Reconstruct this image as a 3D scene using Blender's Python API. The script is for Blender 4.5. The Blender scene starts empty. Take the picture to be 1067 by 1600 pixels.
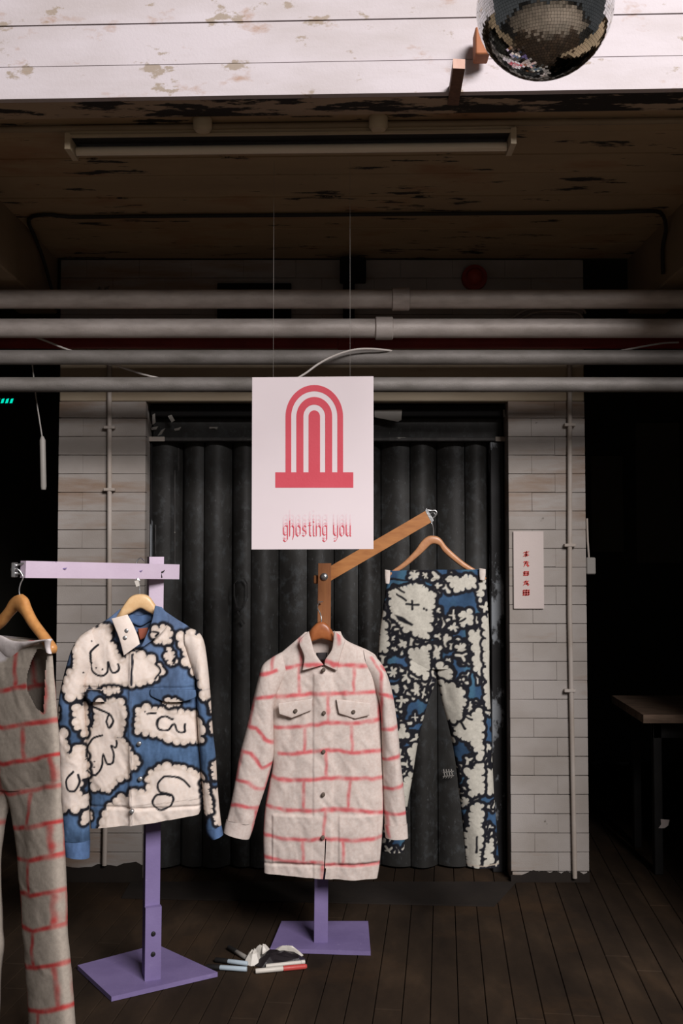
import bpy, math, random
import numpy as np
from mathutils import Vector, Matrix
random.seed(7); rng = np.random.RandomState(7)
SC = bpy.context.scene; COL = SC.collection
# ------------------------------------------------------------------ camera, world, light
F = 1550.0; PITCH = math.atan(65.0 / F); CAMZ = 1.5
cd = bpy.data.cameras.new('camera'); cd.sensor_fit = 'HORIZONTAL'; cd.sensor_width = 24.0
cd.lens = 24.0 * F / 1067.0; cd.clip_end = 100
cam = bpy.data.objects.new('camera', cd); COL.objects.link(cam)
cam.location = (0, 0, CAMZ); cam.rotation_euler = (math.pi / 2 + PITCH, 0, 0)
SC.camera = cam
W = bpy.data.worlds.new('hall_daylight'); SC.world = W; W.use_nodes = True
W.node_tree.nodes['Background'].inputs[0].default_value = (0.95, 0.97, 1.0, 1)
W.node_tree.nodes['Background'].inputs[1].default_value = 0.06
def area(name, loc, target, sx, sy, power, color):
    l = bpy.data.lights.new(name, 'AREA'); l.shape = 'RECTANGLE'; l.size = sx; l.size_y = sy
    l.energy = power; l.color = color
    o = bpy.data.objects.new(name, l); COL.objects.link(o); o.location = loc
    o.rotation_euler = (Vector(target) - Vector(loc)).to_track_quat('-Z', 'Y').to_euler()
    return o
area('skylight_window', (3.3, -3.0, 5.5), (-0.1, 3.6, 1.6), 3.6, 2.4, 960, (1.0, 0.955, 0.95))
SC.view_settings.view_transform = 'Standard'; SC.view_settings.look = 'None'
SC.view_settings.gamma = 1.0; SC.view_settings.use_curve_mapping = False
SC.view_settings.exposure = 0.0

# ------------------------------------------------------------------ helpers
def at(px, py, Y):
    dx = (px - 533.5) / F; dy = (800.0 - py) / F
    cy = math.cos(PITCH) - math.sin(PITCH) * dy; cz = math.sin(PITCH) + math.cos(PITCH) * dy
    t = Y / cy
    return Vector((dx * t, Y, CAMZ + cz * t))
def at_np(px, py, Y):
    dx = (px - 533.5) / F; dy = (800.0 - py) / F
    cy = math.cos(PITCH) - math.sin(PITCH) * dy; cz = math.sin(PITCH) + math.cos(PITCH) * dy
    t = Y / cy
    return np.stack([dx * t, Y + 0 * t, CAMZ + cz * t], -1)
def floor_y(py):          # distance at which the floor is met
    dy = (800.0 - py) / F
    cy = math.cos(PITCH) - math.sin(PITCH) * dy; cz = math.sin(PITCH) + math.cos(PITCH) * dy
    return -CAMZ / cz * cy
def s2l(c):
    return tuple(((v / 255.0) / 12.92 if v <= 10 else ((v / 255.0 + 0.055) / 1.055) ** 2.4) for v in c)

class MB:
    def __init__(s): s.v = []; s.f = []
    def add(s, vs, fs):
        n = len(s.v); s.v += [Vector(v) for v in vs]; s.f += [tuple(i + n for i in f) for f in fs]; return s
    def box(s, a, b, ch=0.0, M=None):
        a = Vector(a); b = Vector(b); c = (a + b) / 2; h = (b - a) / 2
        h = Vector((abs(h.x), abs(h.y), abs(h.z)))
        if ch <= 0:
            vs = [Vector((x * h.x, y * h.y, z * h.z)) for x in (-1, 1) for y in (-1, 1) for z in (-1, 1)]
            fs = [(0, 1, 3, 2), (4, 6, 7, 5), (0, 4, 5, 1), (2, 3, 7, 6), (0, 2, 6, 4), (1, 5, 7, 3)]
        else:
            ch = min(ch, min(h) * 0.9); vs = []; idx = {}
            for sx in (-1, 1):
                for sy in (-1, 1):
                    for sz in (-1, 1):
                        for ax in range(3):
                            p = [sx * (h.x - ch), sy * (h.y - ch), sz * (h.z - ch)]
                            p[ax] = (sx, sy, sz)[ax] * h[ax]
                            idx[(sx, sy, sz, ax)] = len(vs); vs.append(Vector(p))
            fs = []
            for ax in range(3):
                o = [i for i in range(3) if i != ax]
                for sg in (-1, 1):
                    q = []
                    for (u, w) in ((-1, -1), (1, -1), (1, 1), (-1, 1)):
                        k = [0, 0, 0]; k[ax] = sg; k[o[0]] = u; k[o[1]] = w; q.append(idx[(*k, ax)])
                    fs.append(tuple(q))
            for ax in range(3):
                o = [i for i in range(3) if i != ax]
                for u in (-1, 1):
                    for w in (-1, 1):
                        k0 = [0, 0, 0]; k1 = [0, 0, 0]; k0[o[0]] = k1[o[0]] = u; k0[o[1]] = k1[o[1]] = w
                        k0[ax] = -1; k1[ax] = 1
                        fs.append((idx[(*k0, o[0])], idx[(*k1, o[0])], idx[(*k1, o[1])], idx[(*k0, o[1])]))
            for sx in (-1, 1):
                for sy in (-1, 1):
                    for sz in (-1, 1): fs.append(tuple(idx[(sx, sy, sz, a_)] for a_ in range(3)))
        vs = [(M @ v if M else v) + (c if not M else Vector()) for v in vs] if not M else [M @ (v + c) for v in vs]
        return s.add(vs, fs)
    def sweep(s, pts, r, n=10, caps=True):
        pts = [Vector(p) for p in pts]; base = len(s.v); m = len(pts); up = None
        for i, p in enumerate(pts):
            t = (pts[min(i + 1, m - 1)] - pts[max(i - 1, 0)]).normalized()
            if up is None:
                up = Vector((0, 0, 1)) if abs(t.z) < 0.9 else Vector((1, 0, 0))
            a = t.cross(up).normalized(); up = a.cross(t).normalized()
            rr = r[i] if isinstance(r, (list, tuple)) else r
            for k in range(n):
                g = 2 * math.pi * k / n
                s.v.append(p + a * (rr * math.cos(g)) + up * (rr * math.sin(g)))
        for i in range(m - 1):
            for k in range(n):
                k2 = (k + 1) % n
                s.f.append((base + i * n + k, base + (i + 1) * n + k, base + (i + 1) * n + k2, base + i * n + k2))
        if caps:
            s.f.append(tuple(base + k for k in range(n))); s.f.append(tuple(base + (m - 1) * n + k for k in range(n - 1, -1, -1)))
        return s
    def prism(s, poly, d):       # poly: coplanar points, d: extrusion vector
        n = len(poly); d = Vector(d); vs = [Vector(p) for p in poly] + [Vector(p) + d for p in poly]
        fs = [tuple(range(n)), tuple(range(2 * n - 1, n - 1, -1))] + [(i, i + n, (i + 1) % n + n, (i + 1) % n) for i in range(n)]
        return s.add(vs, fs)

def wloc(o):
    v = Vector()
    while o: v += o.location; o = o.parent
    return v
def mesh_obj(name, vs, fs, mat, parent=None, smooth=False, loc=None, cols=None):
    import bmesh
    base = wloc(parent) if parent else Vector()
    loc = Vector(loc) if loc is not None else base
    me = bpy.data.meshes.new(name)
    me.from_pydata([tuple(Vector(v) - loc) for v in vs] if cols is None else (np.asarray(vs) - np.array(loc)).tolist(), [], fs)
    if cols is not None:
        at_ = me.color_attributes.new('paint', 'FLOAT_COLOR', 'POINT')
        c4 = np.ones((len(vs), 4), dtype=np.float32); c4[:, :3] = cols; at_.data.foreach_set('color', c4.ravel())
    else:
        bm = bmesh.new(); bm.from_mesh(me); bmesh.ops.recalc_face_normals(bm, faces=bm.faces); bm.to_mesh(me); bm.free()
    me.materials.append(mat)
    if smooth: me.polygons.foreach_set('use_smooth', [True] * len(me.polygons))
    o = bpy.data.objects.new(name, me); COL.objects.link(o)
    if parent: o.parent = parent
    o.location = loc - base
    return o
def obj(name, mb, mat, parent=None, smooth=False, loc=None):
    if parent is None and loc is None:
        xs = [v.x for v in mb.v]; ys = [v.y for v in mb.v]; zs = [v.z for v in mb.v]
        loc = ((min(xs) + max(xs)) / 2, (min(ys) + max(ys)) / 2, min(zs))
    o = mesh_obj(name, mb.v, mb.f, mat, parent, False, loc)
    if smooth:
        o.data.polygons.foreach_set('use_smooth', [True] * len(o.data.polygons))
        try: o.data.set_sharp_from_angle(angle=0.7)
        except Exception: pass
    return o
def empty(name, loc): 
    o = bpy.data.objects.new(name, None); COL.objects.link(o); o.location = loc; o.empty_display_size = 0.1; return o
def tag(o, label, cat, group=None):
    o['label'] = label; o['category'] = cat
    if group: o['group'] = group
    return o
def struct(o, label=None):
    o['kind'] = 'structure'
    if label: o['label'] = label
    return o

# ------------------------------------------------------------------ materials
def new_mat(name, rough=0.8, metal=0.0, spec=0.3):
    m = bpy.data.materials.new(name); m.use_nodes = True
    b = m.node_tree.nodes['Principled BSDF']; b.inputs['Roughness'].default_value = rough
    b.inputs['Metallic'].default_value = metal; b.inputs['Specular IOR Level'].default_value = spec
    return m, m.node_tree, b
def coords(nt, scale=(1, 1, 1)):
    g = nt.nodes.new('ShaderNodeNewGeometry'); mp = nt.nodes.new('ShaderNodeMapping'); mp.inputs['Scale'].default_value = scale
    nt.links.new(g.outputs['Position'], mp.inputs['Vector']); return mp.outputs['Vector']
def noise(nt, vec, scale, detail=4, rough=0.6):
    n = nt.nodes.new('ShaderNodeTexNoise'); n.inputs['Scale'].default_value = scale; n.inputs['Detail'].default_value = detail
    n.inputs['Roughness'].default_value = rough; nt.links.new(vec, n.inputs['Vector']); return n.outputs['Fac']
def ramp(nt, fac, stops):
    r = nt.nodes.new('ShaderNodeValToRGB'); e = r.color_ramp.elements
    while len(e) < len(stops): e.new(0.5)
    for i, (p, c) in enumerate(stops): e[i].position = p; e[i].color = (*c, 1)
    nt.links.new(fac, r.inputs['Fac']); return r.outputs['Color']
def mix(nt, fac, a, b, mode='MIX'):
    m = nt.nodes.new('ShaderNodeMix'); m.data_type = 'RGBA'; m.blend_type = mode
    for k, v in ((0, fac), (6, a), (7, b)):
        if isinstance(v, (int, float)): m.inputs[k].default_value = v
        elif isinstance(v, tuple): m.inputs[k].default_value = (*v, 1)
        else: nt.links.new(v, m.inputs[k])
    return m.outputs[2]
def bump(nt, b, h, strength=0.3, dist=0.002):
    n = nt.nodes.new('ShaderNodeBump'); n.inputs['Strength'].default_value = strength; n.inputs['Distance'].default_value = dist
    nt.links.new(h, n.inputs['Height']); nt.links.new(n.outputs['Normal'], b.inputs['Normal'])
def patchy(name, stops, nscale=6, vscale=(1, 1, 1), rough=0.8, metal=0.0, fine=120, fstr=0.3, spec=0.3, extra=None):
    m, nt, b = new_mat(name, rough, metal, spec)
    c = ramp(nt, noise(nt, coords(nt, vscale), nscale), stops)
    for (es, ev, lo, hi, col) in (extra or []):
        f = ramp(nt, noise(nt, coords(nt, ev), es, 6, 0.65), [(lo, (0, 0, 0)), (hi, (1, 1, 1))])
        c = mix(nt, f, c, col)
    nt.links.new(c, b.inputs['Base Color']); bump(nt, b, noise(nt, coords(nt), fine), fstr)
    return m
M = {}
M['white_boards'] = patchy('white_painted_boards', [(0.35, (0.46, 0.41, 0.41)), (0.6, (0.54, 0.49, 0.51))], 3, (0.6, 1, 2), 0.7,
    extra=[(6.5, (1, 1, 1.8), 0.605, 0.64, (0.33, 0.27, 0.22)), (4.1, (1.2, 1, 2.4), 0.60, 0.74, (0.36, 0.22, 0.15))])
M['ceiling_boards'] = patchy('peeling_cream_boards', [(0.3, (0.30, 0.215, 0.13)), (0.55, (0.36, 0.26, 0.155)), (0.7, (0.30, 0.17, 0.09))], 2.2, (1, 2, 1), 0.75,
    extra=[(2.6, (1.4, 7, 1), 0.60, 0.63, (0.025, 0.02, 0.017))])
M['beam_boards'] = patchy('darker_beam_paint', [(0.3, (0.21, 0.15, 0.09)), (0.7, (0.27, 0.195, 0.12))], 2.2)  # darker tone of the cream ceiling colour, for the side beams
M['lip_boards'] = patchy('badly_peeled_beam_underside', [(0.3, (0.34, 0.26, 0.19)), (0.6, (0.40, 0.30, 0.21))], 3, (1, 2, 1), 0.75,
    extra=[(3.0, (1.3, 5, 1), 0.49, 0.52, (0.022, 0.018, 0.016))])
M['painted_brick'] = patchy('painted_masonry', [(0.30, (0.28, 0.245, 0.215)), (0.62, (0.37, 0.335, 0.31))], 2.2, (1, 1, 1.4), 0.8, fine=160, fstr=0.4,
    extra=[(1.5, (0.4, 0.4, 2.6), 0.52, 0.66, (0.25, 0.165, 0.11)), (9, (1, 1, 1), 0.70, 0.74, (0.10, 0.085, 0.07))])
M['lintel'] = patchy('cream_painted_concrete', [(0.3, (0.30, 0.235, 0.16)), (0.65, (0.40, 0.33, 0.24))], 2.5, (0.6, 1, 3), 0.8,
    extra=[(5, (0.8, 1, 5), 0.64, 0.70, (0.12, 0.08, 0.05))])
M['shutter'] = patchy('charcoal_shutter_paint', [(0.35, (0.013, 0.012, 0.011)), (0.58, (0.030, 0.029, 0.027)), (0.75, (0.048, 0.049, 0.049))], 3.2, (1, 1, 0.8), 0.55, fine=300, fstr=0.3,
    extra=[(26, (1, 1, 0.8), 0.52, 0.75, (0.052, 0.056, 0.058)), (60, (1, 1, 0.5), 0.62, 0.72, (0.07, 0.07, 0.072))])
M['jamb'] = patchy('chipped_jamb_paint', [(0.4, (0.015, 0.014, 0.014)), (0.6, (0.025, 0.024, 0.025))], 3, (1, 1, 1), 0.6,
    extra=[(3.2, (1.5, 1, 0.8), 0.53, 0.57, (0.30, 0.32, 0.34))])
M['rail_worn'] = patchy('worn_rail_paint', [(0.4, (0.03, 0.028, 0.027)), (0.6, (0.055, 0.052, 0.05))], 20, (1, 1, 1), 0.6,
    extra=[(6, (1, 1, 4), 0.62, 0.66, (0.34, 0.32, 0.29))])
M['floor_wood'] = patchy('dark_worn_floorboards', [(0.3, (0.017, 0.0115, 0.008)), (0.55, (0.032, 0.021, 0.0135)), (0.75, (0.060, 0.038, 0.023))], 2.6, (1.6, 0.6, 1), 0.85, fine=60, fstr=0.4, spec=0.1,
    extra=[(1.3, (1, 1, 1), 0.52, 0.75, (0.055, 0.031, 0.016))])
M['floor_base'] = patchy('floor_gap_dirt', [(0.3, (0.012, 0.010, 0.008)), (0.7, (0.02, 0.016, 0.012))])
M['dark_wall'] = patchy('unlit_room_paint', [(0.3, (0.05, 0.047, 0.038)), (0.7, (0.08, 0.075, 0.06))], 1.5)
M['bounce_concrete'] = patchy('bounce_slab_concrete', [(0.3, (0.12, 0.092, 0.066)), (0.7, (0.165, 0.13, 0.095))], 1.5)  # paler than the floorboards so the added slab bounces light upward
M['dark_panel'] = patchy('dim_panel_paint', [(0.3, (0.14, 0.125, 0.10)), (0.7, (0.19, 0.17, 0.13))], 1.5)
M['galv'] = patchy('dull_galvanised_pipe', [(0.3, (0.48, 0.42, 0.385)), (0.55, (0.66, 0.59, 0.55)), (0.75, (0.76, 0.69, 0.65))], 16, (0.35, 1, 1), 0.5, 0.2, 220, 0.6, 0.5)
M['galv_dark'] = patchy('darker_grey_pipe', [(0.3, (0.16, 0.145, 0.13)), (0.55, (0.23, 0.21, 0.195)), (0.75, (0.30, 0.275, 0.26))], 16, (0.35, 1, 1), 0.6, 0.2, 220, 0.6, 0.4)  # darker grey for the two lower pipes
M['red_pipe'] = patchy('red_pipe_paint', [(0.3, (0.22, 0.02, 0.015)), (0.7, (0.32, 0.035, 0.025))], 8, rough=0.5)
M['conduit'] = patchy('painted_conduit', [(0.3, (0.36, 0.30, 0.25)), (0.7, (0.46, 0.41, 0.37))], 5, (1, 1, 1), 0.6)
M['ceil_conduit'] = patchy('ceiling_conduit_paint', [(0.3, (0.22, 0.165, 0.105)), (0.7, (0.30, 0.23, 0.15))], 5, (1, 1, 1), 0.6)
M['black_cable'] = patchy('black_cable_sheath', [(0.3, (0.012, 0.010, 0.009)), (0.7, (0.02, 0.017, 0.015))], 5, rough=0.6)
M['fixture'] = patchy('yellowed_fixture_enamel', [(0.3, (0.46, 0.37, 0.25)), (0.7, (0.54, 0.44, 0.30))], 4, rough=0.45)
M['tube_glass'] = patchy('unlit_tube', [(0.3, (0.76, 0.67, 0.53)), (0.7, (0.82, 0.73, 0.58))], 4, rough=0.25, spec=0.6)
M['white_plastic'] = patchy('white_cable_sheath', [(0.3, (0.62, 0.56, 0.52)), (0.7, (0.70, 0.65, 0.6))], 4, rough=0.5)
M['grey_plastic'] = patchy('grey_plastic', [(0.3, (0.26, 0.24, 0.22)), (0.7, (0.32, 0.30, 0.27))], 4, rough=0.5)
M['black'] = patchy('black_metal', [(0.3, (0.010, 0.009, 0.009)), (0.7, (0.018, 0.017, 0.016))], 6, rough=0.6)
M['mat'] = patchy('dirty_mat', [(0.3, (0.014, 0.010, 0.008)), (0.7, (0.022, 0.016, 0.012))], 6, rough=0.9)
M['void'] = patchy('near_black', [(0.3, (0.004, 0.004, 0.004)), (0.7, (0.007, 0.006, 0.006))], 6, rough=0.9)  # even near black for shutter backing, vent panel and bracket
M['bell_red'] = patchy('alarm_red', [(0.3, (0.30, 0.03, 0.02)), (0.7, (0.38, 0.05, 0.03))], 8, rough=0.4)
M['pale_lilac'] = patchy('paler_lilac', [(0.3, (0.56, 0.45, 0.56)), (0.7, (0.62, 0.51, 0.62))], 6, rough=0.6, extra=[(5, (1, 1, 2), 0.70, 0.73, (0.10, 0.05, 0.12))])  # paler lilac for the arm and upper post
M['lilac'] = patchy('purple_paint', [(0.3, (0.165, 0.125, 0.27)), (0.7, (0.22, 0.17, 0.345))], 5, rough=0.6, extra=[(40, (1, 1, 1), 0.66, 0.74, (0.28, 0.23, 0.40))])
def wood(name, a, b, rough=0.45, vs=(8, 8, 1)):
    m, nt, p = new_mat(name, rough, 0, 0.4)
    w = nt.nodes.new('ShaderNodeTexNoise'); w.inputs['Scale'].default_value = 9; w.inputs['Detail'].default_value = 6
    nt.links.new(coords(nt, vs), w.inputs['Vector'])
    nt.links.new(ramp(nt, w.outputs['Fac'], [(0.3, a), (0.7, b)]), p.inputs['Base Color']); bump(nt, p, w.outputs['Fac'], 0.15)
    return m
M['orange_wood'] = wood('orange_stained_wood', (0.33, 0.125, 0.035), (0.44, 0.185, 0.055), vs=(2, 8, 8))
M['post_wood'] = wood('red_brown_stained_wood', (0.24, 0.085, 0.03), (0.33, 0.13, 0.045))
M['hanger_orange'] = wood('orange_hanger_wood', (0.50, 0.22, 0.07), (0.62, 0.30, 0.10), 0.35, (6, 6, 6))
M['hanger_blonde'] = wood('blonde_hanger_wood', (0.72, 0.45, 0.22), (0.80, 0.55, 0.30), 0.35, (6, 6, 6))
M['hanger_red'] = wood('red_brown_hanger_wood', (0.30, 0.09, 0.03), (0.38, 0.13, 0.045), 0.35, (6, 6, 6))
M['hanger_brown'] = wood('tan_brown_hanger_wood', (0.42, 0.19, 0.09), (0.52, 0.26, 0.13), 0.35, (6, 6, 6))
M['batten'] = wood('raw_brown_batten', (0.12, 0.06, 0.04), (0.2, 0.10, 0.06), 0.7)
M['sawn_end'] = wood('sawn_batten_end', (0.50, 0.30, 0.24), (0.60, 0.40, 0.32), 0.8)
M['block_wood'] = wood('orange_brown_block', (0.30, 0.10, 0.04), (0.38, 0.14, 0.06), 0.7)
M['table_wood'] = wood('worn_table_edge', (0.14, 0.09, 0.06), (0.30, 0.20, 0.14), 0.7, (1, 4, 4))
M['steel'] = patchy('bright_steel', [(0.3, (0.50, 0.50, 0.50)), (0.7, (0.62, 0.62, 0.62))], 20, rough=0.3, metal=0.9)
M['paper'] = patchy('poster_paper', [(0.3, (0.70, 0.61, 0.63)), (0.7, (0.73, 0.64, 0.66))], 3, rough=0.7, fine=400, fstr=0.1)
M['print_red'] = patchy('coral_red_ink', [(0.3, (0.58, 0.068, 0.095)), (0.7, (0.62, 0.085, 0.115))], 6, rough=0.7)
def flat(name, c, rough=0.7): return patchy(name, [(0.3, tuple(v * 0.96 for v in c)), (0.7, c)], 8, rough=rough)
M['pink1'] = flat('faded_pink_ink', (0.72, 0.42, 0.46)); M['pink2'] = flat('fainter_pink_ink', (0.73, 0.54, 0.57)); M['pink3'] = flat('faintest_pink_ink', (0.735, 0.59, 0.62))
M['sign_paper'] = flat('pinkish_sign_paper', (0.55, 0.47, 0.44)); M['sign_red'] = flat('sign_red_ink', (0.48, 0.06, 0.05))
M['lightblue'] = flat('pale_blue_plastic', (0.42, 0.50, 0.56), 0.4); M['redcap'] = flat('red_plastic', (0.50, 0.07, 0.06), 0.4)
M['offwhite'] = flat('off_white_plastic', (0.62, 0.58, 0.52), 0.4); M['bag'] = flat('black_foil', (0.02, 0.016, 0.018), 0.35)
M['thread'] = flat('nylon_thread', (0.25, 0.23, 0.21))
M['label_dark'] = flat('dark_woven_label', (0.035, 0.03, 0.032)); M['label_rust'] = flat('rust_woven_label', (0.34, 0.10, 0.06))
M['button_wood'] = flat('brown_button', (0.13, 0.10, 0.08), 0.4); M['button_steel'] = patchy('jeans_button', [(0.3, (0.3, 0.3, 0.3)), (0.7, (0.4, 0.4, 0.4))], 30, rough=0.35, metal=0.7)
m, nt, b = new_mat('exit_glow'); b.inputs['Base Color'].default_value = (0, 0.3, 0.25, 1); b.inputs['Emission Color'].default_value = (0.0, 0.9, 0.62, 1); b.inputs['Emission Strength'].default_value = 0.9; M['exit'] = m
m, nt, b = new_mat('mirror_tiles', 0.06, 1.0); 
c = ramp(nt, noise(nt, coords(nt), 25), [(0.4, (0.62, 0.64, 0.64)), (0.6, (0.80, 0.80, 0.80))]); nt.links.new(c, b.inputs['Base Color']); M['mirror'] = m
m, nt, b = new_mat('painted_cloth', 0.9, 0, 0.15)
a = nt.nodes.new('ShaderNodeAttribute'); a.attribute_name = 'paint'
cc = mix(nt, 0.10, a.outputs['Color'], ramp(nt, noise(nt, coords(nt), 90, 3), [(0.35, (0.0, 0.0, 0.0)), (0.65, (0.8, 0.8, 0.8))]), 'OVERLAY')
nt.links.new(cc, b.inputs['Base Color']); bump(nt, b, noise(nt, coords(nt), 350, 2), 0.35, 0.001); M['cloth'] = m

# ------------------------------------------------------------------ cloth machinery
def vnoise(x, y, seed):
    def h(i, j):
        n = np.sin(i * 127.1 + j * 311.7 + seed * 74.7) * 43758.5453
        return n - np.floor(n)
    i = np.floor(x); j = np.floor(y); u = x - i; v = y - j; u = u * u * (3 - 2 * u); v = v * v * (3 - 2 * v)
    return (h(i, j) * (1 - u) + h(i + 1, j) * u) * (1 - v) + (h(i, j + 1) * (1 - u) + h(i + 1, j + 1) * u) * v - 0.5
def wrinkle(x, y, seed):
    wx = x + 14 * vnoise(x / 40, y / 40, seed + 5)
    wy = y + 20 * vnoise(x / 30, y / 30, seed + 9)
    return vnoise(wx / 24, wy / 120, seed) + 0.40 * vnoise((wx + 0.5 * wy) / 18, (wy - 0.4 * wx) / 60, seed + 1) + 0.22 * vnoise((wx - 0.4 * wy) / 9, wy / 26, seed + 2) + 0.05 * vnoise(wx / 4, wy / 5, seed + 3)
def resample(P, n, smooth=True):
    P = np.array(P, float); m = len(P); t = np.linspace(0, m - 1, n)
    i = np.clip(np.floor(t).astype(int), 0, m - 2); u = (t - i)[:, None]
    if not smooth or m < 3: return P[i] * (1 - u) + P[i + 1] * u
    p0 = P[np.clip(i - 1, 0, m - 1)]; p1 = P[i]; p2 = P[i + 1]; p3 = P[np.clip(i + 2, 0, m - 1)]
    return 0.5 * ((2 * p1) + (-p0 + p2) * u + (2 * p0 - 5 * p1 + 4 * p2 - p3) * u ** 2 + (-p0 + 3 * p1 - 3 * p2 + p3) * u ** 3)
def ribbon(name, pairs, Yf, b, pattern, parent, nr, nf, nb=10, amp=0.008, seed=1, n=(0, -1, 0), cap=False, power=0.5, cut=None, mat=None, smooth=True, even=True, d0=0.0, gather=None):
    """closed cloth tube whose left and right outlines follow pairs of points; Yf gives depth"""
    pr = np.array(pairs, float)
    if even:   # even spacing by arc length
        mid = pr.mean(1); seg = np.r_[0, np.cumsum(np.linalg.norm(np.diff(mid, axis=0), axis=1))]
        k = resample(pr.reshape(len(pr), 4), 400, smooth).reshape(400, 2, 2); mm = k.mean(1)
        sl = np.r_[0, np.cumsum(np.linalg.norm(np.diff(mm, axis=0), axis=1))]; tt = np.linspace(0, sl[-1], nr)
        k = np.stack([np.interp(tt, sl, k.reshape(400, 4)[:, j]) for j in range(4)], -1).reshape(nr, 2, 2)
    else: k = resample(pr.reshape(len(pr), 4), nr, smooth).reshape(nr, 2, 2)
    bb = np.interp(np.linspace(0, 1, nr), np.linspace(0, 1, len(b)), b) if hasattr(b, '__len__') else np.full(nr, b)
    uf = (1 - np.cos(np.linspace(0, math.pi, nf))) / 2 * 0.25 + np.linspace(0, 1, nf) * 0.75; ub = np.linspace(1, 0, nb + 2)[1:-1]
    u = np.r_[uf, ub]; front = np.r_[np.ones(nf), np.zeros(nb)]
    px = k[:, 0, 0][:, None] * (1 - u) + k[:, 1, 0][:, None] * u; py = k[:, 0, 1][:, None] * (1 - u) + k[:, 1, 1][:, None] * u
    prof = np.clip(1 - (2 * u - 1) ** 2, 0, 1) ** power
    off = bb[:, None] * prof[None] * np.where(front > 0, 1, -0.8)[None]
    wr = wrinkle(px, py, seed); soft = np.clip(prof * 1.6, 0, 1)[None]
    off = off + amp * wr * soft * np.where(front > 0, 1, 0.6)[None] + d0
    if gather is not None: off = off + gather(px, py) * (front > 0)[None]
    Y = Yf(px) if callable(Yf) else np.full_like(px, Yf)
    V = at_np(px, py, Y) + off[..., None] * np.array(n)
    nu = len(u); idx = np.arange(nr * nu).reshape(nr, nu); nxt = np.roll(idx, -1, 1)
    F_ = np.stack([idx[:-1], nxt[:-1], nxt[1:], idx[1:]], -1).reshape(-1, 4)
    if cut is not None:
        cx = px.ravel()[F_].mean(1); cy = py.ravel()[F_].mean(1); isf = front[np.tile(np.arange(nu), nr)][F_].min(1) > 0
        F_ = F_[~(cut(cx, cy) & isf)]
    fs = F_[:, ::-1].tolist()
    if cap: fs += [idx[0].tolist(), idx[-1][::-1].tolist()]
    V = V.reshape(-1, 3)
    if pattern is not None and mat is None:
        return mesh_obj(name, V, fs, M['cloth'], parent, True, cols=pattern(px.ravel(), py.ravel()))
    return mesh_obj(name, V, fs, mat, parent, True, cols=np.ones((len(V), 3)))
def seg_d(P, A, B):
    A = np.array(A, float); B = np.array(B, float); d = B - A; L = (d ** 2).sum() + 1e-9
    t = np.clip(((P - A) @ d) / L, 0, 1); return np.linalg.norm(P - A - t[:, None] * d, axis=1)
def line_d(P, pts): 
    return np.min([seg_d(P, pts[i], pts[i + 1]) for i in range(len(pts) - 1)], 0) if len(pts) > 1 else np.linalg.norm(P - np.array(pts[0]), axis=1)
def poly_in(P, poly):
    x, y = P[:, 0], P[:, 1]; c = np.zeros(len(P), bool); n = len(poly)
    for i in range(n):
        (x1, y1), (x2, y2) = poly[i], poly[(i + 1) % n]
        if y1 == y2: continue
        c ^= ((y1 > y) != (y2 > y)) & (x < (x2 - x1) * (y - y1) / (y2 - y1) + x1)
    return c
def poly_sd(P, poly):
    d = line_d(P, list(poly) + [poly[0]]); return np.where(poly_in(P, poly), -d, d)
def sstep(a, b, x): 
    t = np.clip((x - a) / (b - a), 0, 1); return t * t * (3 - 2 * t)
def scallop(P, poly, r, rs):
    """cloud: polygon with round lobes set along its edge"""
    d = poly_sd(P, poly); q = np.array(list(poly) + [poly[0]], float)
    sl = np.r_[0, np.cumsum(np.linalg.norm(np.diff(q, axis=0), axis=1))]; t = 0
    while t < sl[-1]:
        x = np.interp(t, sl, q[:, 0]); y = np.interp(t, sl, q[:, 1]); rr = r * rs.uniform(0.55, 1.55)
        d = np.minimum(d, np.hypot(P[:, 0] - x, P[:, 1] - y) - rr); t += rr * rs.uniform(1.35, 2.1)
    return d
def airbrush(c, a, col): return c * (1 - a[:, None]) + np.array(col)[None] * a[:, None]
CREAM = np.array((0.76, 0.66, 0.59)); INK = (0.012, 0.012, 0.016)

# ------------------------------------------------------------------ structure: floor
fl = MB().box((-7, -6, -0.12), (7, 9.0, -0.022)); floor_o = struct(obj('floor', fl, M['floor_base'], loc=(0, 0, 0)), 'dark worn timber floorboards')
ang = math.radians(5.8); dv = Vector((math.sin(ang), math.cos(ang), 0)); sv = Vector((math.cos(ang), -math.sin(ang), 0))
obj('bounce_slab', MB().box((-6, -5.5, -0.0215), (6, 1.85, -0.003)), M['bounce_concrete'], floor_o)['label'] = 'unseen paler slab added in front to bounce light under the overhang'  # added out of view as a bounce source for the ceiling boards
RZ = Matrix.Rotation(-ang, 4, 'Z'); pw = 0.092
plank_meshes = []
for k in range(4):
    L = (1.7, 2.1, 2.4, 1.9)[k]
    o_ = MB().box((-pw / 2 + 0.0012, 0, -0.022), (pw / 2 - 0.0012, L - 0.004, 0), 0.002, RZ)
    plank_meshes.append((L, o_))
me_cache = []
for (L, mb) in plank_meshes:
    me = bpy.data.meshes.new('plank'); me.from_pydata([tuple(v) for v in mb.v], [], mb.f); me.materials.append(M['floor_wood']); me_cache.append((L, me))
cnt = 0
for i in range(-28, 36):
    s = 1.9 + random.uniform(-1.2, 0)
    while s < 6.6:
        k = random.randrange(4); L, me = me_cache[k]; p = dv * s + sv * (i * pw)
        if abs(p.x) < 3.4 and s + L > 2.4 and cnt < 295:
            o = bpy.data.objects.new('plank', me); COL.objects.link(o); o.parent = floor_o
            o.location = (p.x, p.y, random.uniform(-0.0012, 0.0)); cnt += 1
        s += L
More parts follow.
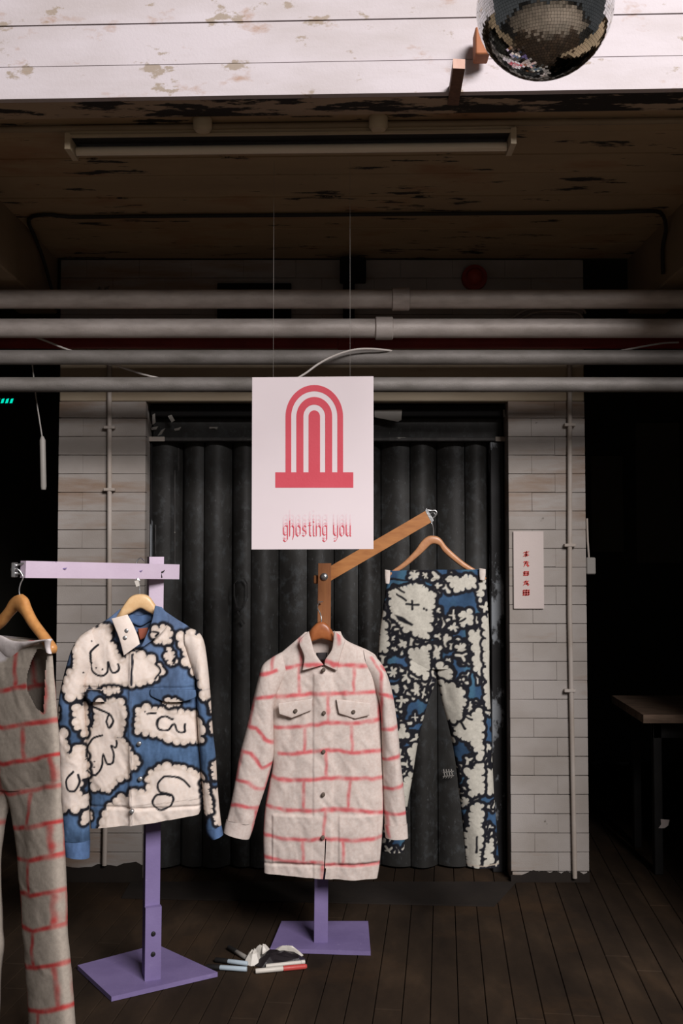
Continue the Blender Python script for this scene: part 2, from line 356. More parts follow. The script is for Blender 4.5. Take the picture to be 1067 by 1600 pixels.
# ------------------------------------------------------------------ structure: back wall of piers and lintel
YW = 4.6
xl0 = at(88, 1000, YW).x; xl1 = at(225, 1000, YW).x; xr0 = at(796, 1000, YW).x; xr1 = at(917, 1000, YW).x
zl = at(500, 627, YW).z; zc = 2.88; zb = 2.53
wb = MB(); D = 0.34; g = 0.008
wb.box((xl0 + g, YW + g, 0), (xl1 - g, YW + D, zc)); wb.box((xr0 + g, YW + g, 0), (xr1 - g, YW + D, zc)); wb.box((xl1 - g, YW + g, zl + 0.01), (xr0 + g, YW + D, zc))
wall = struct(obj('wall_back', wb, M['painted_brick'], loc=(0, YW, 0)), 'white painted brick piers and lintel around the shutter')
def brick_mesh(w, h, seed):
    r = random.Random(seed); mb = MB().box((-w / 2, 0, 0), (w / 2, 0.05, h), 0.0014)
    me = bpy.data.meshes.new('brick'); me.from_pydata([tuple(v + Vector((r.uniform(-.0004, .0004), r.uniform(-.0005, .0005), r.uniform(-.0014, .0008)))) for v in mb.v], [], mb.f)
    me.materials.append(M['painted_brick']); return me
CH = 0.0868
def lay(x0, x1, z0, z1, pattern_a, pattern_b):
    z = z0; k = 0; cache = {}
    while z < z1 - 0.01:
        h = min(CH, z1 - z); x = x0; row = pattern_a if k % 2 == 0 else pattern_b; tot = sum(row)
        for j, w in enumerate(row):
            w = w / tot * (x1 - x0); key = (round(w, 3), round(h, 3), random.randrange(2))
            if key not in cache: cache[key] = brick_mesh(w - 0.0005, h - 0.003, hash(key) % 999)
            o = bpy.data.objects.new('brick', cache[key]); COL.objects.link(o); o.parent = wall
            o.location = (x + w / 2, random.uniform(-0.0009, 0.0009), z + 0.002); x += w
        z += h; k += 1
for (x0, x1, a, b_) in ((xl0, xl1, (2, 1.6), (1, 2.6)), (xr0, xr1, (2, 1.3), (1, 2.3))):
    lay(x0, x1, 0.048, zl + 0.0, a, b_)
lay(xl0, xr1, zb, zc, (1,) * 10, (0.5,) + (1,) * 9 + (0.5,))
for (x0, x1, h) in ((xl0, xl1, 0.075), (xr0, xr1, 0.04)):
    n_ = 14; poly = [(x0 - 0.001, YW - 0.003, 0.0)] + [(x0 - 0.001 + (x1 - x0 + 0.002) * k / n_, YW - 0.003, h + random.uniform(-0.012, 0.018)) for k in range(n_ + 1)] + [(x1 + 0.001, YW - 0.003, 0.0)]
    obj('bare_footing', MB().prism(poly, (0, 0.01, 0)), M['mat'], wall)['label'] = 'dark unpainted foot of the pier'
lt = MB().box((xl0 + 0.002, YW - 0.004, zl), (xr1 - 0.002, YW + 0.05, zb - 0.004), 0.004)
obj('lintel', lt, M['lintel'], wall)
# ------------------------------------------------------------------ shutter door
YD = 4.80
df = MB()
df.box((xl1, YD + 0.06, 0), (xr0, YD + 0.10, zl))
door = struct(obj('door_1', df, M['void'], loc=((xl1 + xr0) / 2, YD, 0)), 'charcoal folding shutter in the brick opening')
zt1 = at(500, 655, YD).z; zt2 = at(500, 684, YD - 0.05).z; zt3 = at(500, 690, YD - 0.05).z
obj('head_box', MB().box((xl1 + 0.002, YD - 0.10, zt1), (xr0 - 0.002, YD + 0.06, zl - 0.004), 0.004), M['void'], door)
obj('head_plate', MB().box((xl1 + 0.002, YD - 0.04, zt2), (xr0 - 0.002, YD + 0.05, zt1), 0.004), M['shutter'], door)
obj('rail', MB().box((xl1 + 0.002, YD - 0.075, zt3), (xr0 - 0.002, YD + 0.05, zt2), 0.003), M['rail_worn'], door)
for (pa, pb) in ((228, 257), (774, 796)):
    a = at(pa, 686, YD - 0.08); c = at(pb, 686, YD - 0.08)
    o = obj('rail_end', MB().box((a.x, YD - 0.08, zt3 - 0.002), (c.x, YD - 0.073, zt2 + 0.002), 0.002), M['conduit'], door); o['label'] = 'bare pale end of the rail'
# torn paper remains on the head box
p = [at(x, y, YD - 0.103) for x, y in ((585, 641), (628, 640), (627, 656), (622, 659), (585, 652))]
o = obj('torn_notice', MB().prism(p, (0, 0.002, 0)), M['grey_plastic'], door); o['label'] = 'torn grey scrap of a notice'
for pl in ([(262, 650), (268, 648), (273, 657), (268, 660)], [(236, 668), (247, 666), (244, 671), (237, 672)], [(252, 672), (258, 669), (252, 679), (246, 681)], [(272, 670), (283, 667), (280, 672), (273, 673)], [(327, 667), (340, 667), (339, 671), (334, 669), (327, 670)], [(786, 640), (789, 640), (790, 651), (786, 652)], [(238, 648), (242, 646), (243, 660), (238, 664)]):
    yy = YD - 0.104 if pl[0][1] < 655 else YD - 0.046
    obj('paint_flake', MB().prism([at(x, y, yy) for x, y in pl], (0, 0.006, 0)), M['grey_plastic'], door)
xs = [262, 317, 360, 432, 510, 558, 640, 722, 768]      # folds of the shutter
fold = [232, 283, 318, 361, 392, 435, 480, 522, 560, 596, 641, 684, 727, 768]
for i in range(len(fold) - 1):
    x0 = at(fold[i], 1000, YD).x; x1 = at(fold[i + 1], 1000, YD).x; mb = MB(); nseg = 8; w = x1 - x0
    ring = []
    depth = 0.042 if i % 2 == 0 else 0.026
    tw = 1 if i % 2 == 0 else -1
    for k in range(nseg + 1):
        u = k / nseg; y = YD - 0.006 + (0.03 * (u if tw > 0 else 1 - u)) - depth * math.sin(math.pi * u) ** 0.8
        ring.append((x0 + 0.002 + (w - 0.004) * u, y))
    poly = [Vector((x, y, 0.012)) for x, y in ring] + [Vector((x1 - 0.002, YD + 0.045, 0.012)), Vector((x0 + 0.002, YD + 0.045, 0.012))]
    mb.prism(poly, (0, 0, zt3 - 0.012 - 0.001))
    obj('shutter_panel', mb, M['shutter'], door, smooth=True)
for (pa, pb, lab) in ((768, 797, 'chipped bluish white jamb'), (225, 233, None)):
    x0 = at(pa, 1000, YD - 0.06).x; x1 = at(pb, 1000, YD - 0.06).x
    o = obj('jamb', MB().box((max(x0, xl1 + 0.001), YD - 0.06, 0.0), (min(x1, xr0 - 0.001), YD + 0.04, zt3 - 0.002), 0.003), M['jamb'], door)
    if lab: o['label'] = lab
# hinge barrel and painted scrawls on shutter
for (x, y0, y1) in ((273, 735, 880), (279, 700, 735), (243, 820, 865), (236, 710, 745)):
    obj('hinge_rod', MB().sweep([at(x, y0, YD - 0.055), at(x, y1, YD - 0.055)], 0.003, 8), M['rail_worn'], door)
def nib(mb, pts, Y, w=2.0, ang_=45, th=0.0015, fn=None):
    nx = math.cos(math.radians(ang_)) * w / 2; ny = -math.sin(math.radians(ang_)) * w / 2
    for (a, c) in zip(pts[:-1], pts[1:]):
        d = (c[0] - a[0], c[1] - a[1]); cr = abs(d[0] * ny - d[1] * nx) / (math.hypot(*d) + 1e-6)
        ox, oy = nx, ny
        if cr < w * 0.18:     # keep thin strokes visible
            q = math.hypot(*d) + 1e-6; ox, oy = -d[1] / q * w * 0.16, d[0] / q * w * 0.16
        P_ = [(a[0] - ox, a[1] - oy), (a[0] + ox, a[1] + oy), (c[0] + ox, c[1] + oy), (c[0] - ox, c[1] - oy)]
        if th <= 0: mb.add([at(x, y, Y - 0.000012 * (len(mb.f) % 12)) for x, y in P_], [(0, 1, 2, 3)])
        else: mb.prism([at(x, y, Y) for x, y in P_], (0, th, 0))
mb = MB()
nib(mb, [(366, 912), (372, 905), (381, 904), (386, 912), (386, 935), (380, 950), (370, 948), (366, 930), (366, 912)], YD - 0.046, 2.5)
nib(mb, [(371, 955), (375, 962), (381, 955)], YD - 0.046, 2.5); nib(mb, [(372, 972), (378, 968), (382, 975)], YD - 0.046, 2.5); nib(mb, [(374, 925), (380, 918)], YD - 0.046, 2)
o = obj('painted_scrawl', mb, M['black'], door); o['label'] = 'looping black face like scrawl'
mb = MB()
for k in range(4): nib(mb, [(693 + 4 * k, 1202), (695 + 4 * k, 1213), (692 + 4 * k, 1216)], YD - 0.05, 1.6)
nib(mb, [(692, 1207), (709, 1205)], YD - 0.05, 1.4); nib(mb, [(692, 1213), (709, 1212)], YD - 0.05, 1.4)
o = obj('painted_marks', mb, M['grey_plastic'], door); o['label'] = 'small faint grey painted marks'
# threshold mat on the floor before the shutter
a = at(190, 1404, floor_y(1404)); c = at(772, 1417, floor_y(1417))
mt = MB().prism([(a.x, a.y, 0.006), (c.x, c.y, 0.006), (xr0 + 0.02, YW - 0.01, 0.006), (xl1 - 0.05, YW - 0.01, 0.006)], (0, 0, -0.0058))
tag(obj('floor_mat', mt, M['mat']), 'thin black mat lying on the floorboards before the shutter', 'mat')

# ------------------------------------------------------------------ overhang: ceiling, side beams, fascia
YAW = math.radians(-2.0); RC = Matrix.Rotation(YAW, 4, 'Z'); 
def oh(x, Y, z): v = RC @ Vector((x, 0, 0)); return Vector((v.x, Y + v.y, z))    # slight skew of the front edge
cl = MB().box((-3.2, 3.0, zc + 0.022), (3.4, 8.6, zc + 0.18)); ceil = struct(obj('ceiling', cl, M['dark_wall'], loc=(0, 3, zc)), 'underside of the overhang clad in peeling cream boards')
edges = [2.895, 3.05, 3.22, 3.40, 3.565, 3.79, 4.02, 4.17, 4.38, 4.60]; XL = -1.335; XR = 1.345
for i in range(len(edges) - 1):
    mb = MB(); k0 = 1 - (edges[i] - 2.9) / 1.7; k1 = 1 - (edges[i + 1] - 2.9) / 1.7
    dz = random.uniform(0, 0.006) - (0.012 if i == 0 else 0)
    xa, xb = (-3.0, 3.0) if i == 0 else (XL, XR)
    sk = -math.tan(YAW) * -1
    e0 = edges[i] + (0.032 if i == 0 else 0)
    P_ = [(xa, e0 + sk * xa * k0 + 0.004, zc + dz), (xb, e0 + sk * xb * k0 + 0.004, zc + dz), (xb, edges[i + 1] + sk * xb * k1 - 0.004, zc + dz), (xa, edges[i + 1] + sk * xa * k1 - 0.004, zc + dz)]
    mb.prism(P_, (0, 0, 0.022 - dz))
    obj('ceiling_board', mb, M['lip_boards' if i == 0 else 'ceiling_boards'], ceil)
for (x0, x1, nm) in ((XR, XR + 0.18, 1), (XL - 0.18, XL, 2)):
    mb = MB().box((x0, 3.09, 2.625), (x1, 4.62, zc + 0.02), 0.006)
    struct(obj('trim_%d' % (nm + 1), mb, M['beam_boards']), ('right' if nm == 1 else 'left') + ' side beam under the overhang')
fa = MB().prism([oh(-3.2, 2.925, zc - 0.005), oh(3.4, 2.925, zc - 0.005), oh(3.4, 3.07, zc - 0.005), oh(-3.2, 3.07, zc - 0.005)], (0, 0, 1.3))
# keep the backing clear of the lip board
for v in fa.v: v.z = max(v.z, zc + 0.025)
fas = struct(obj('trim_1', fa, M['dark_wall'], loc=(0, 2.9, zc)), 'white painted board fascia of the overhang')
zz = [zc - 0.014, 2.966, 3.092, 3.215, 3.34, 3.465, 3.59, 3.715, 3.84, 3.965, 4.09]
for i in range(len(zz) - 1):
    j = random.uniform(-0.002, 0.002); g0 = 0.0015
    P_ = [oh(-3.2, 2.898 + j, zz[i] + g0), oh(3.4, 2.898 + j, zz[i] + g0), oh(3.4, 2.923, zz[i] + g0), oh(-3.2, 2.923, zz[i] + g0)]
    obj('fascia_board', MB().prism(P_, (0, 0, zz[i + 1] - zz[i] - 2 * g0)), M['white_boards'], fas)
# ------------------------------------------------------------------ dark rooms either side and behind
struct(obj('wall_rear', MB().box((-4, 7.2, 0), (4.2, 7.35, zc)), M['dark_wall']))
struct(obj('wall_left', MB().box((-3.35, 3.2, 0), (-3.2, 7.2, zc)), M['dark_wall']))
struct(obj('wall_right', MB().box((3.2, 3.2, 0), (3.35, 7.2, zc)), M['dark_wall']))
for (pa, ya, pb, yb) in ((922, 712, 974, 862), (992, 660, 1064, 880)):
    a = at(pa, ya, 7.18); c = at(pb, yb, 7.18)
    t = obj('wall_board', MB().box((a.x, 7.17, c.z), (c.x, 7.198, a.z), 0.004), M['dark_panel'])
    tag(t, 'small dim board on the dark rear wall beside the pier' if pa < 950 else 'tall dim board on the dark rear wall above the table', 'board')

struct(obj('wall_light_block', MB().box((1.62, 3.075, 0), (3.2, 3.2, zc - 0.002)).box((-3.2, 3.075, 0), (-1.75, 3.2, zc - 0.002)), M['beam_boards']), 'unseen walls added to block light from the side rooms')  # out of view, added to keep the side rooms dark
# ------------------------------------------------------------------ pipes
def pipe(name, y, d, Y, mat, label, coup=None, x0=-3.2, x1=3.2, group=None):
    z = at(533, y, Y).z; t = empty(name, (0, Y, z)); tag(t, label, 'pipe', group)
    obj('tube', MB().sweep([(x0 + (x1 - x0) * k / 6, Y, z) for k in range(7)], d / 2, 28), mat, t, smooth=True)
    if coup:
        x = at(coup, y, Y).x
        obj('coupling', MB().sweep([(x - 0.037, Y, z), (x - 0.034, Y, z), (x + 0.034, Y, z), (x + 0.037, Y, z)], [d / 2 + 0.004, d / 2 + 0.008, d / 2 + 0.008, d / 2 + 0.004], 28), mat, t, smooth=True)
    return t
pipe('water_pipe', 467.5, 0.078, 4.10, M['galv'], 'thick galvanised pipe with a coupling, topmost of the four across the wall', 626, group='horizontal pipes')
pipe('water_pipe', 513, 0.080, 4.12, M['galv'], 'thick galvanised pipe with a coupling, second from the top, above the red pipe', 600, group='horizontal pipes')
pipe('water_pipe', 558.5, 0.061, 4.10, M['galv_dark'], 'thinner grey pipe just below the red pipe, third from the top', group='horizontal pipes')
pipe('water_pipe', 601, 0.062, 4.10, M['galv_dark'], 'thinner grey pipe running behind the poster, lowest of the four', group='horizontal pipes')
pipe('sprinkler_pipe', 535, 0.055, 4.30, M['red_pipe'], 'red painted pipe glimpsed between the grey pipes', 541, x1=1.9)
# ------------------------------------------------------------------ ceiling conduits and light fitting
zq = zc - 0.012
def skew(x, Y): return Y - math.tan(math.radians(2.0)) * x * max(0, 1 - (Y - 2.9) / 1.7) - 0.0
mb = MB().sweep([(x, skew(x, 3.115), zq) for x in np.linspace(-1.3, 1.3, 14)], 0.010, 10)
tag(obj('ceiling_conduit', mb, M['ceil_conduit'], smooth=True), 'straight cream conduit across the underside just above the tube light', 'conduit')
mb = MB(); zz_ = zc - 0.010
pts = [(XL + 0.03, 4.5, 2.62), (XL + 0.02, 4.35, 2.78), (XL + 0.02, 4.22, zz_ - 0.02), (XL + 0.05, 4.02, zz_), (XL + 0.14, 3.96, zz_)] + [(x, 3.96 - 0.025 * x, zz_) for x in np.linspace(-1.1, 1.1, 12)] + [(XR - 0.14, 3.92, zz_), (XR - 0.06, 3.94, zz_), (XR - 0.02, 4.0, zz_ - 0.04), (XR - 0.012, 4.07, zz_ - 0.10), (XR - 0.012, 4.07, 2.66)]
mb.sweep([Vector(p) for p in resample(pts, 70)], 0.008, 8)
tag(obj('black_cable', mb, M['black_cable'], smooth=True), 'black cable along the ceiling boards bending down at both side beams', 'cable')
a = at(108, 225, 3.27); c = at(803, 219, 3.22)
LX0, LX1 = at(110, 228, 3.20).x, at(802, 222, 3.15).x
t = empty('tube_light', (0, 3.25, zc)); tag(t, 'long unlit tube light fitting under the cream boards', 'light fitting')
def lx(x, dY, z): return Vector((x, 3.165 + dY - 0.028 * x, z))
obj('housing', MB().prism([lx(LX0, -0.05, zc - 0.036), lx(LX0, -0.045, zc - 0.002), lx(LX0, 0.075, zc - 0.002), lx(LX0, 0.08, zc - 0.036)], lx(LX1, 0, 0) - lx(LX0, 0, 0)), M['fixture'], t)
obj('reflector_lip', MB().prism([lx(LX0, -0.058, zc - 0.044), lx(LX0, -0.058, zc - 0.036), lx(LX0, -0.045, zc - 0.034), lx(LX0, -0.045, zc - 0.042)], lx(LX1, 0, 0) - lx(LX0, 0, 0)), M['fixture'], t)
obj('shadow_channel', MB().prism([lx(LX0, -0.044, zc - 0.0362), lx(LX0, -0.044, zc - 0.041), lx(LX0, 0.072, zc - 0.041), lx(LX0, 0.072, zc - 0.0362)], lx(LX1, 0, 0) - lx(LX0, 0, 0)), M['black'], t)
obj('fluorescent_tube', MB().sweep([lx(LX0 + 0.02, 0.012, zc - 0.062), lx(LX1 - 0.02, 0.012, zc - 0.062)], 0.0145, 16), M['tube_glass'], t, smooth=True)
for x, s_ in ((LX0, 1), (LX1, -1)):
    obj('end_cap', MB().prism([lx(x, -0.058, zc - 0.082), lx(x, -0.058, zc - 0.030), lx(x, 0.08, zc - 0.030), lx(x, 0.04, zc - 0.082)], Vector((0.018 * s_, 0, 0))), M['fixture'], t)
for px in (316, 591):
    p = at(px, 188, 3.09); o = obj('mounting_boss', MB().sweep([(p.x, 3.09 - 0.02 * p.x, zc), (p.x, 3.09 - 0.02 * p.x, zc - 0.03), (p.x, 3.09 - 0.02 * p.x, zc - 0.04)], [0.03, 0.03, 0.022], 18), M['fixture'], t, smooth=True)
# ------------------------------------------------------------------ things on the fascia
p = at(717, 100, 2.70); q = at(709, 150, 2.93)
axis = (q - p).normalized(); right = Vector((1, 0.1, 0)).normalized(); upv = right.cross(axis).normalized(); up2 = -upv if upv.z < 0 else upv
t = empty('timber_stub', p); tag(t, 'short brown timber stub jutting out beneath the white fascia', 'timber')
q = q + axis * 0.04
obj('bar', MB().prism([p + right * sx * 0.017 + up2 * sz * 0.013 for sx, sz in ((-1, -1), (1, -1), (1, 1), (-1, 1))], q - p), M['batten'], t)
o = obj('sawn_end', MB().prism([p - axis * 0.002 + right * sx * 0.0172 + up2 * sz * 0.0132 for sx, sz in ((-1, -1), (1, -1), (1, 1), (-1, 1))], axis * 0.002), M['sawn_end'], t); o['label'] = 'pale sawn end'
a = at(741, 92, 2.83); c = at(763, 50, 2.83)
tag(obj('wooden_block', MB().box((a.x, 2.80, a.z), (c.x, 2.862, c.z), 0.003), M['block_wood']), 'orange brown wooden block fixed to the fascia behind the mirror ball', 'block')
# ------------------------------------------------------------------ mirror ball
bc = at(851, 12, 2.2); R = 109.5 * 2.2 / F * 0.995
t = empty('mirror_ball', bc); tag(t, 'large mirror ball hanging before the white fascia', 'mirror ball')
mb = MB(); ns = 48; 
core = MB()
for i in range(1, 24):
    th = math.pi * i / 24
    core.v += [bc + Vector((math.sin(th) * math.cos(f_), math.sin(th) * math.sin(f_), math.cos(th))) * (R * 0.985) for f_ in np.linspace(0, 2 * math.pi, 40, endpoint=False)]
core.v += [bc + Vector((0, 0, R * .985)), bc - Vector((0, 0, R * .985))]
for i in range(22):
    for k in range(40): core.f.append((i * 40 + k, i * 40 + (k + 1) % 40, (i + 1) * 40 + (k + 1) % 40, (i + 1) * 40 + k))
for k in range(40): core.f += [(920, (k + 1) % 40, k), (921, 22 * 40 + k, 22 * 40 + (k + 1) % 40)]
obj('core', core, M['black'], t, smooth=True)
ts = math.pi / 74
tile = MB()
for i in range(74):
    th = ts * (i + 0.5); n_ = max(4, int(2 * math.pi * math.sin(th) / ts))
    for k in range(n_):
        ph = 2 * math.pi * (k + 0.5) / n_
        nrm = Vector((math.sin(th) * math.cos(ph), math.sin(th) * math.sin(ph), math.cos(th)))
        e1 = Vector((-math.sin(ph), math.cos(ph), 0)); e2 = nrm.cross(e1); cpt = bc + nrm * (R * 0.995)
        h1 = math.pi * math.sin(th) / n_ * R * 0.92; h2 = ts / 2 * R * 0.92
        w1 = random.gauss(0, 0.018); w2 = random.gauss(0, 0.018)
        a1 = e1 + nrm * w1; a2 = e2 + nrm * w2
        tile.add([cpt - a1 * h1 - a2 * h2, cpt + a1 * h1 - a2 * h2, cpt + a1 * h1 + a2 * h2, cpt - a1 * h1 + a2 * h2], [(0, 1, 2, 3)])
o = obj('mirror_tiles', tile, M['mirror'], t); o['kind'] = 'stuff'
obj('chain', MB().sweep([bc + Vector((0, 0, R * 0.97)), (bc.x, bc.y, 3.95)], 0.004, 8), M['black'], t)
tag(obj('bracket', MB().box((bc.x - 0.02, bc.y - 0.05, 3.95), (bc.x + 0.02, 2.86, 3.98), 0.003), M['black']), 'steel bracket above the frame carrying the mirror ball', 'bracket')

# ------------------------------------------------------------------ wall fittings
def vconduit(px, y0, y1, label, r=0.011, Y=YW - 0.016, clips=()):
    t = empty('wall_conduit', at(px, y1, Y)); tag(t, label, 'conduit')
    obj('tube', MB().sweep([at(px, y0, Y), at(px, (y0 + y1) / 2, Y), Vector((at(px, y0, Y).x, Y, max(0.0, at(px, y1, Y).z)))], r, 12), M['conduit'], t, smooth=True)
    for cy in clips:
        p = at(px, cy, Y); obj('clip', MB().box((p.x - 0.026, Y - 0.013, p.z - 0.007), (p.x + 0.026, Y + 0.014, p.z + 0.007), 0.002), M['conduit'], t)
vconduit(890, 545, 1372, 'painted conduit running down the right brick pier', clips=(664, 852, 1079))
vconduit(171, 545, 1352, 'painted conduit running down the left brick pier', clips=(668, 765))
a = at(915, 871, YW + 0.03); c = at(928, 897, YW + 0.03)
t = empty('switch_box', (a.x, YW, c.z)); tag(t, 'small grey switch box on the outer edge of the right pier', 'switch')
obj('box', MB().box((xr1 + 0.001, YW - 0.005, c.z), (c.x, YW + 0.06, a.z), 0.004), M['grey_plastic'], t)
obj('feed_tube', MB().sweep([at(917, 810, YW - 0.0), at(918, 845, YW - 0.0), at(920, 872, YW + 0.02)], 0.005, 8), M['conduit'], t, smooth=True)
# vent, bracket, bell
a = at(340, 443, YW - 0.02); c = at(455, 499, YW - 0.02)
t = obj('wall_vent', MB().box((a.x, YW - 0.03, c.z), (c.x, YW - 0.004, a.z), 0.003), M['void']); tag(t, 'black panel standing for the dark vent opening on the brick above the shutter', 'vent')  # flat black panel stands for the shade inside the opening
t = empty('iron_bracket', at(548, 470, YW - 0.05)); tag(t, 'black iron bracket and drop pipe high on the wall between the pipes and ceiling', 'bracket')
a = at(531, 404, YW - 0.09); c = at(572, 436, YW - 0.09); obj('plate', MB().box((a.x, YW - 0.11, c.z), (c.x, YW - 0.006, min(a.z, zc - 0.003)), 0.004), M['void'], t)
a = at(536, 436, YW - 0.05); c = at(554, 505, YW - 0.05); obj('drop_pipe', MB().box((a.x, YW - 0.05, c.z), (c.x, YW - 0.006, a.z), 0.008), M['void'], t)
p = at(742, 432, YW - 0.04); t = empty('alarm_bell', p); tag(t, 'dim red alarm beacon on the wall above the pipes', 'alarm')
obj('base', MB().sweep([(p.x, YW - 0.006, p.z), (p.x, YW - 0.035, p.z)], [0.06, 0.058], 24), M['red_pipe'], t, smooth=True)
obj('dome', MB().sweep([(p.x, YW - 0.035, p.z), (p.x, YW - 0.055, p.z), (p.x, YW - 0.068, p.z), (p.x, YW - 0.074, p.z)], [0.04, 0.036, 0.024, 0.006], 20), M['bell_red'], t, smooth=True)
for k, pts in enumerate(([(800, 497), (822, 484), (850, 480), (905, 482), (915, 490)], [(812, 500), (830, 490), (855, 486), (900, 488), (912, 500)])):
    tag(obj('wall_cable', MB().sweep([Vector(v) for v in resample([at(x, y, YW - 0.015) for x, y in pts], 24)], 0.005, 8), M['conduit'], smooth=True), ('upper' if k == 0 else 'lower') + ' of two pale cables curving along the wall by the pier top', 'cable')
# paper sign with red characters
a = at(802, 830, YW - 0.012); c = at(850, 951, YW - 0.012)
t = empty('paper_sign', (a.x, YW - 0.012, c.z)); tag(t, 'narrow pale paper sign with five red characters on right pier', 'sign')
obj('sheet', MB().box((a.x, YW - 0.012, c.z), (c.x, YW - 0.009, a.z)), M['sign_paper'], t)
glyphs = [[[(-4, -3), (4, -4)], [(0, -5), (0, 4)], [(-4, 3), (4, 2)], [(-3, 0), (3, 0)]], [[(0, -5), (-3, 4)], [(-3, -1), (4, -2)], [(1, 0), (4, 4)], [(-4, -4), (3, -4)]],
          [[(-4, -3), (4, -3)], [(-4, 3), (4, 3)], [(-3, -3), (-3, 3)], [(3, -3), (3, 3)], [(-4, 0), (4, 0)]], [[(-4, -2), (4, -3)], [(0, -5), (-4, 4)], [(0, -1), (4, 4)], [(-2, 2), (3, 1)]],
          [[(-5, -4), (5, -4)], [(-5, 0), (5, 0)], [(-5, 4), (5, 4)], [(-4, -4), (-4, 4)], [(4, -4), (4, 4)], [(0, -5), (0, 5)]]]
for gph, cy in zip(glyphs, (866, 881.5, 896, 911, 926)):
    mb = MB()
    for st in gph: nib(mb, [(822 + x, cy + y * 0.9) for x, y in st], YW - 0.0135, 3.2, 40)
    obj('character', mb, M['sign_red'], t)
# green exit sign glimpsed in the left room
p = at(8, 627, 5.6); t = empty('exit_sign', p); tag(t, 'dark sign box with green glowing marks hanging in the left doorway', 'sign')
obj('case', MB().box((at(-28, 627, 5.6).x, 5.6, at(0, 638, 5.6).z), (at(26, 627, 5.6).x, 5.66, at(0, 616, 5.6).z), 0.004), M['black'], t)
obj('rod', MB().sweep([(p.x - 0.05, 5.63, at(0, 616, 5.6).z), (p.x - 0.05, 5.63, zc + 0.02)], 0.006, 8), M['black'], t)
mb = MB()
for k in range(6):
    x = -20 + 7 * k; mb.prism([at(xx, yy, 5.597) for xx, yy in ((x, 630), (x + 2, 623.5), (x + 6, 622.5), (x + 4, 629.5))], (0, 0.002, 0))
obj('glowing_marks', mb, M['exit'], t)
# cables and cord
pts = [(30, 518, 4.22), (70, 532, 4.2), (105, 546, 4.17), (140, 556, 4.17), (172, 567, 4.17), (205, 579, 4.17), (240, 589, 4.17), (300, 600, 4.17), (390, 606, 4.16), (440, 602, 4.05), (473, 586, 4.03), (497, 569, 4.03), (522, 556, 4.03), (550, 547, 4.03), (575, 545, 4.04), (603, 547, 4.06), (640, 552, 4.15), (760, 560, 4.17), (900, 561, 4.17), (935, 555, 4.17), (975, 547, 4.17), (1030, 537, 4.18), (1060, 535, 4.2)]
tag(obj('white_cable', MB().sweep([Vector(v) for v in resample([at(x, y, Y) for x, y, Y in pts], 160)], 0.0042, 8), M['white_plastic'], smooth=True), 'loose white cable looping over and behind the horizontal pipes', 'cable')
t = empty('pull_cord', at(66, 765, 4.2)); tag(t, 'hanging cord with a slim grey handle in the left doorway', 'cord')
obj('cord', MB().sweep([at(49, 558, 4.132), at(51, 575, 4.16), at(56, 620, 4.2), at(66, 684, 4.2)], 0.003, 8), M['grey_plastic'], t)
obj('handle', MB().sweep([at(66, 682, 4.2), at(66.5, 688, 4.2), at(68, 760, 4.2), at(68, 765, 4.2)], [0.006, 0.0125, 0.0125, 0.010], 12), M['grey_plastic'], t, smooth=True)
# ------------------------------------------------------------------ poster
YP = 3.44
t = empty('poster', at(488, 858, YP)); tag(t, 'white poster with coral red arch print above faded blackletter words', 'poster')
obj('sheet', MB().prism([at(x, y, YP) for x, y in ((394, 589.5), (583.5, 588), (583.5, 858), (393, 858.5))], (0, 0.004, 0)), M['paper'], t)
def arch(mb, cx, cy, ro, ri, yb):
    n = 28; o_ = [(cx + ro * math.cos(math.pi - math.pi * k / n), cy - ro * 1.1 * math.sin(math.pi * k / n)) for k in range(n + 1)]
    i_ = [(cx + ri * math.cos(math.pi - math.pi * k / n), cy - ri * 1.1 * math.sin(math.pi * k / n)) for k in range(n + 1)]
    o_ = [(cx - ro, yb)] + o_ + [(cx + ro, yb)]; i_ = [(cx - ri, yb)] + i_ + [(cx + ri, yb)]
    if ri <= 0: mb.prism([at(x, y, YP - 0.0006) for x, y in o_], (0, 0.0005, 0)); return
    for k in range(len(o_) - 1): mb.prism([at(x, y, YP - 0.0006) for x, y in (o_[k], o_[k + 1], i_[k + 1], i_[k])], (0, 0.0005, 0))
mb = MB(); arch(mb, 491, 651, 45, 36, 738); arch(mb, 491, 651, 28, 17, 738); arch(mb, 491, 651, 9, 0, 738)
mb.prism([at(x, y, YP - 0.0006) for x, y in ((430, 738), (552, 738), (552, 762), (430, 762))], (0, 0.0005, 0))
o = obj('arch_print', mb, M['print_red'], t); o['label'] = 'coral red nested arch motif'
LET = {'o': [[(.05, .2), (.05, .8), (.25, 1), (.45, .8), (.45, .2), (.25, 0), (.05, .2)]],
 'g': [[(.45, .9), (.25, 1), (.05, .8), (.05, .25), (.25, .08), (.45, .25)], [(.45, 1), (.45, -.3), (.25, -.5), (.05, -.35), (.2, -.12)]],
 'h': [[(.05, 1.45), (.05, 0)], [(.05, .8), (.28, 1), (.45, .8), (.45, .1), (.33, -.3)]],
 's': [[(.42, .85), (.25, 1), (.08, .8), (.12, .6), (.4, .42), (.42, .2), (.22, 0), (.05, .12)]],
 't': [[(.15, 1.3), (.15, .15), (.28, 0)], [(.0, 1), (.3, 1)]], 'i': [[(.12, 1), (.12, .12), (.22, 0)], [(.08, 1.38), (.18, 1.25)]],
 'n': [[(.05, 1), (.05, 0)], [(.05, .8), (.28, 1), (.45, .8), (.45, 0)]],
 'y': [[(.05, 1.05), (.05, .25), (.25, .05), (.45, .2)], [(.45, 1), (.45, -.1), (.25, -.45), (.08, -.4)]],
 'u': [[(.05, 1.05), (.05, .2), (.22, 0), (.45, .2)], [(.45, 1), (.45, .05), (.52, 0)]]}
WID = {'i': .36, 't': .40, ' ': .45}
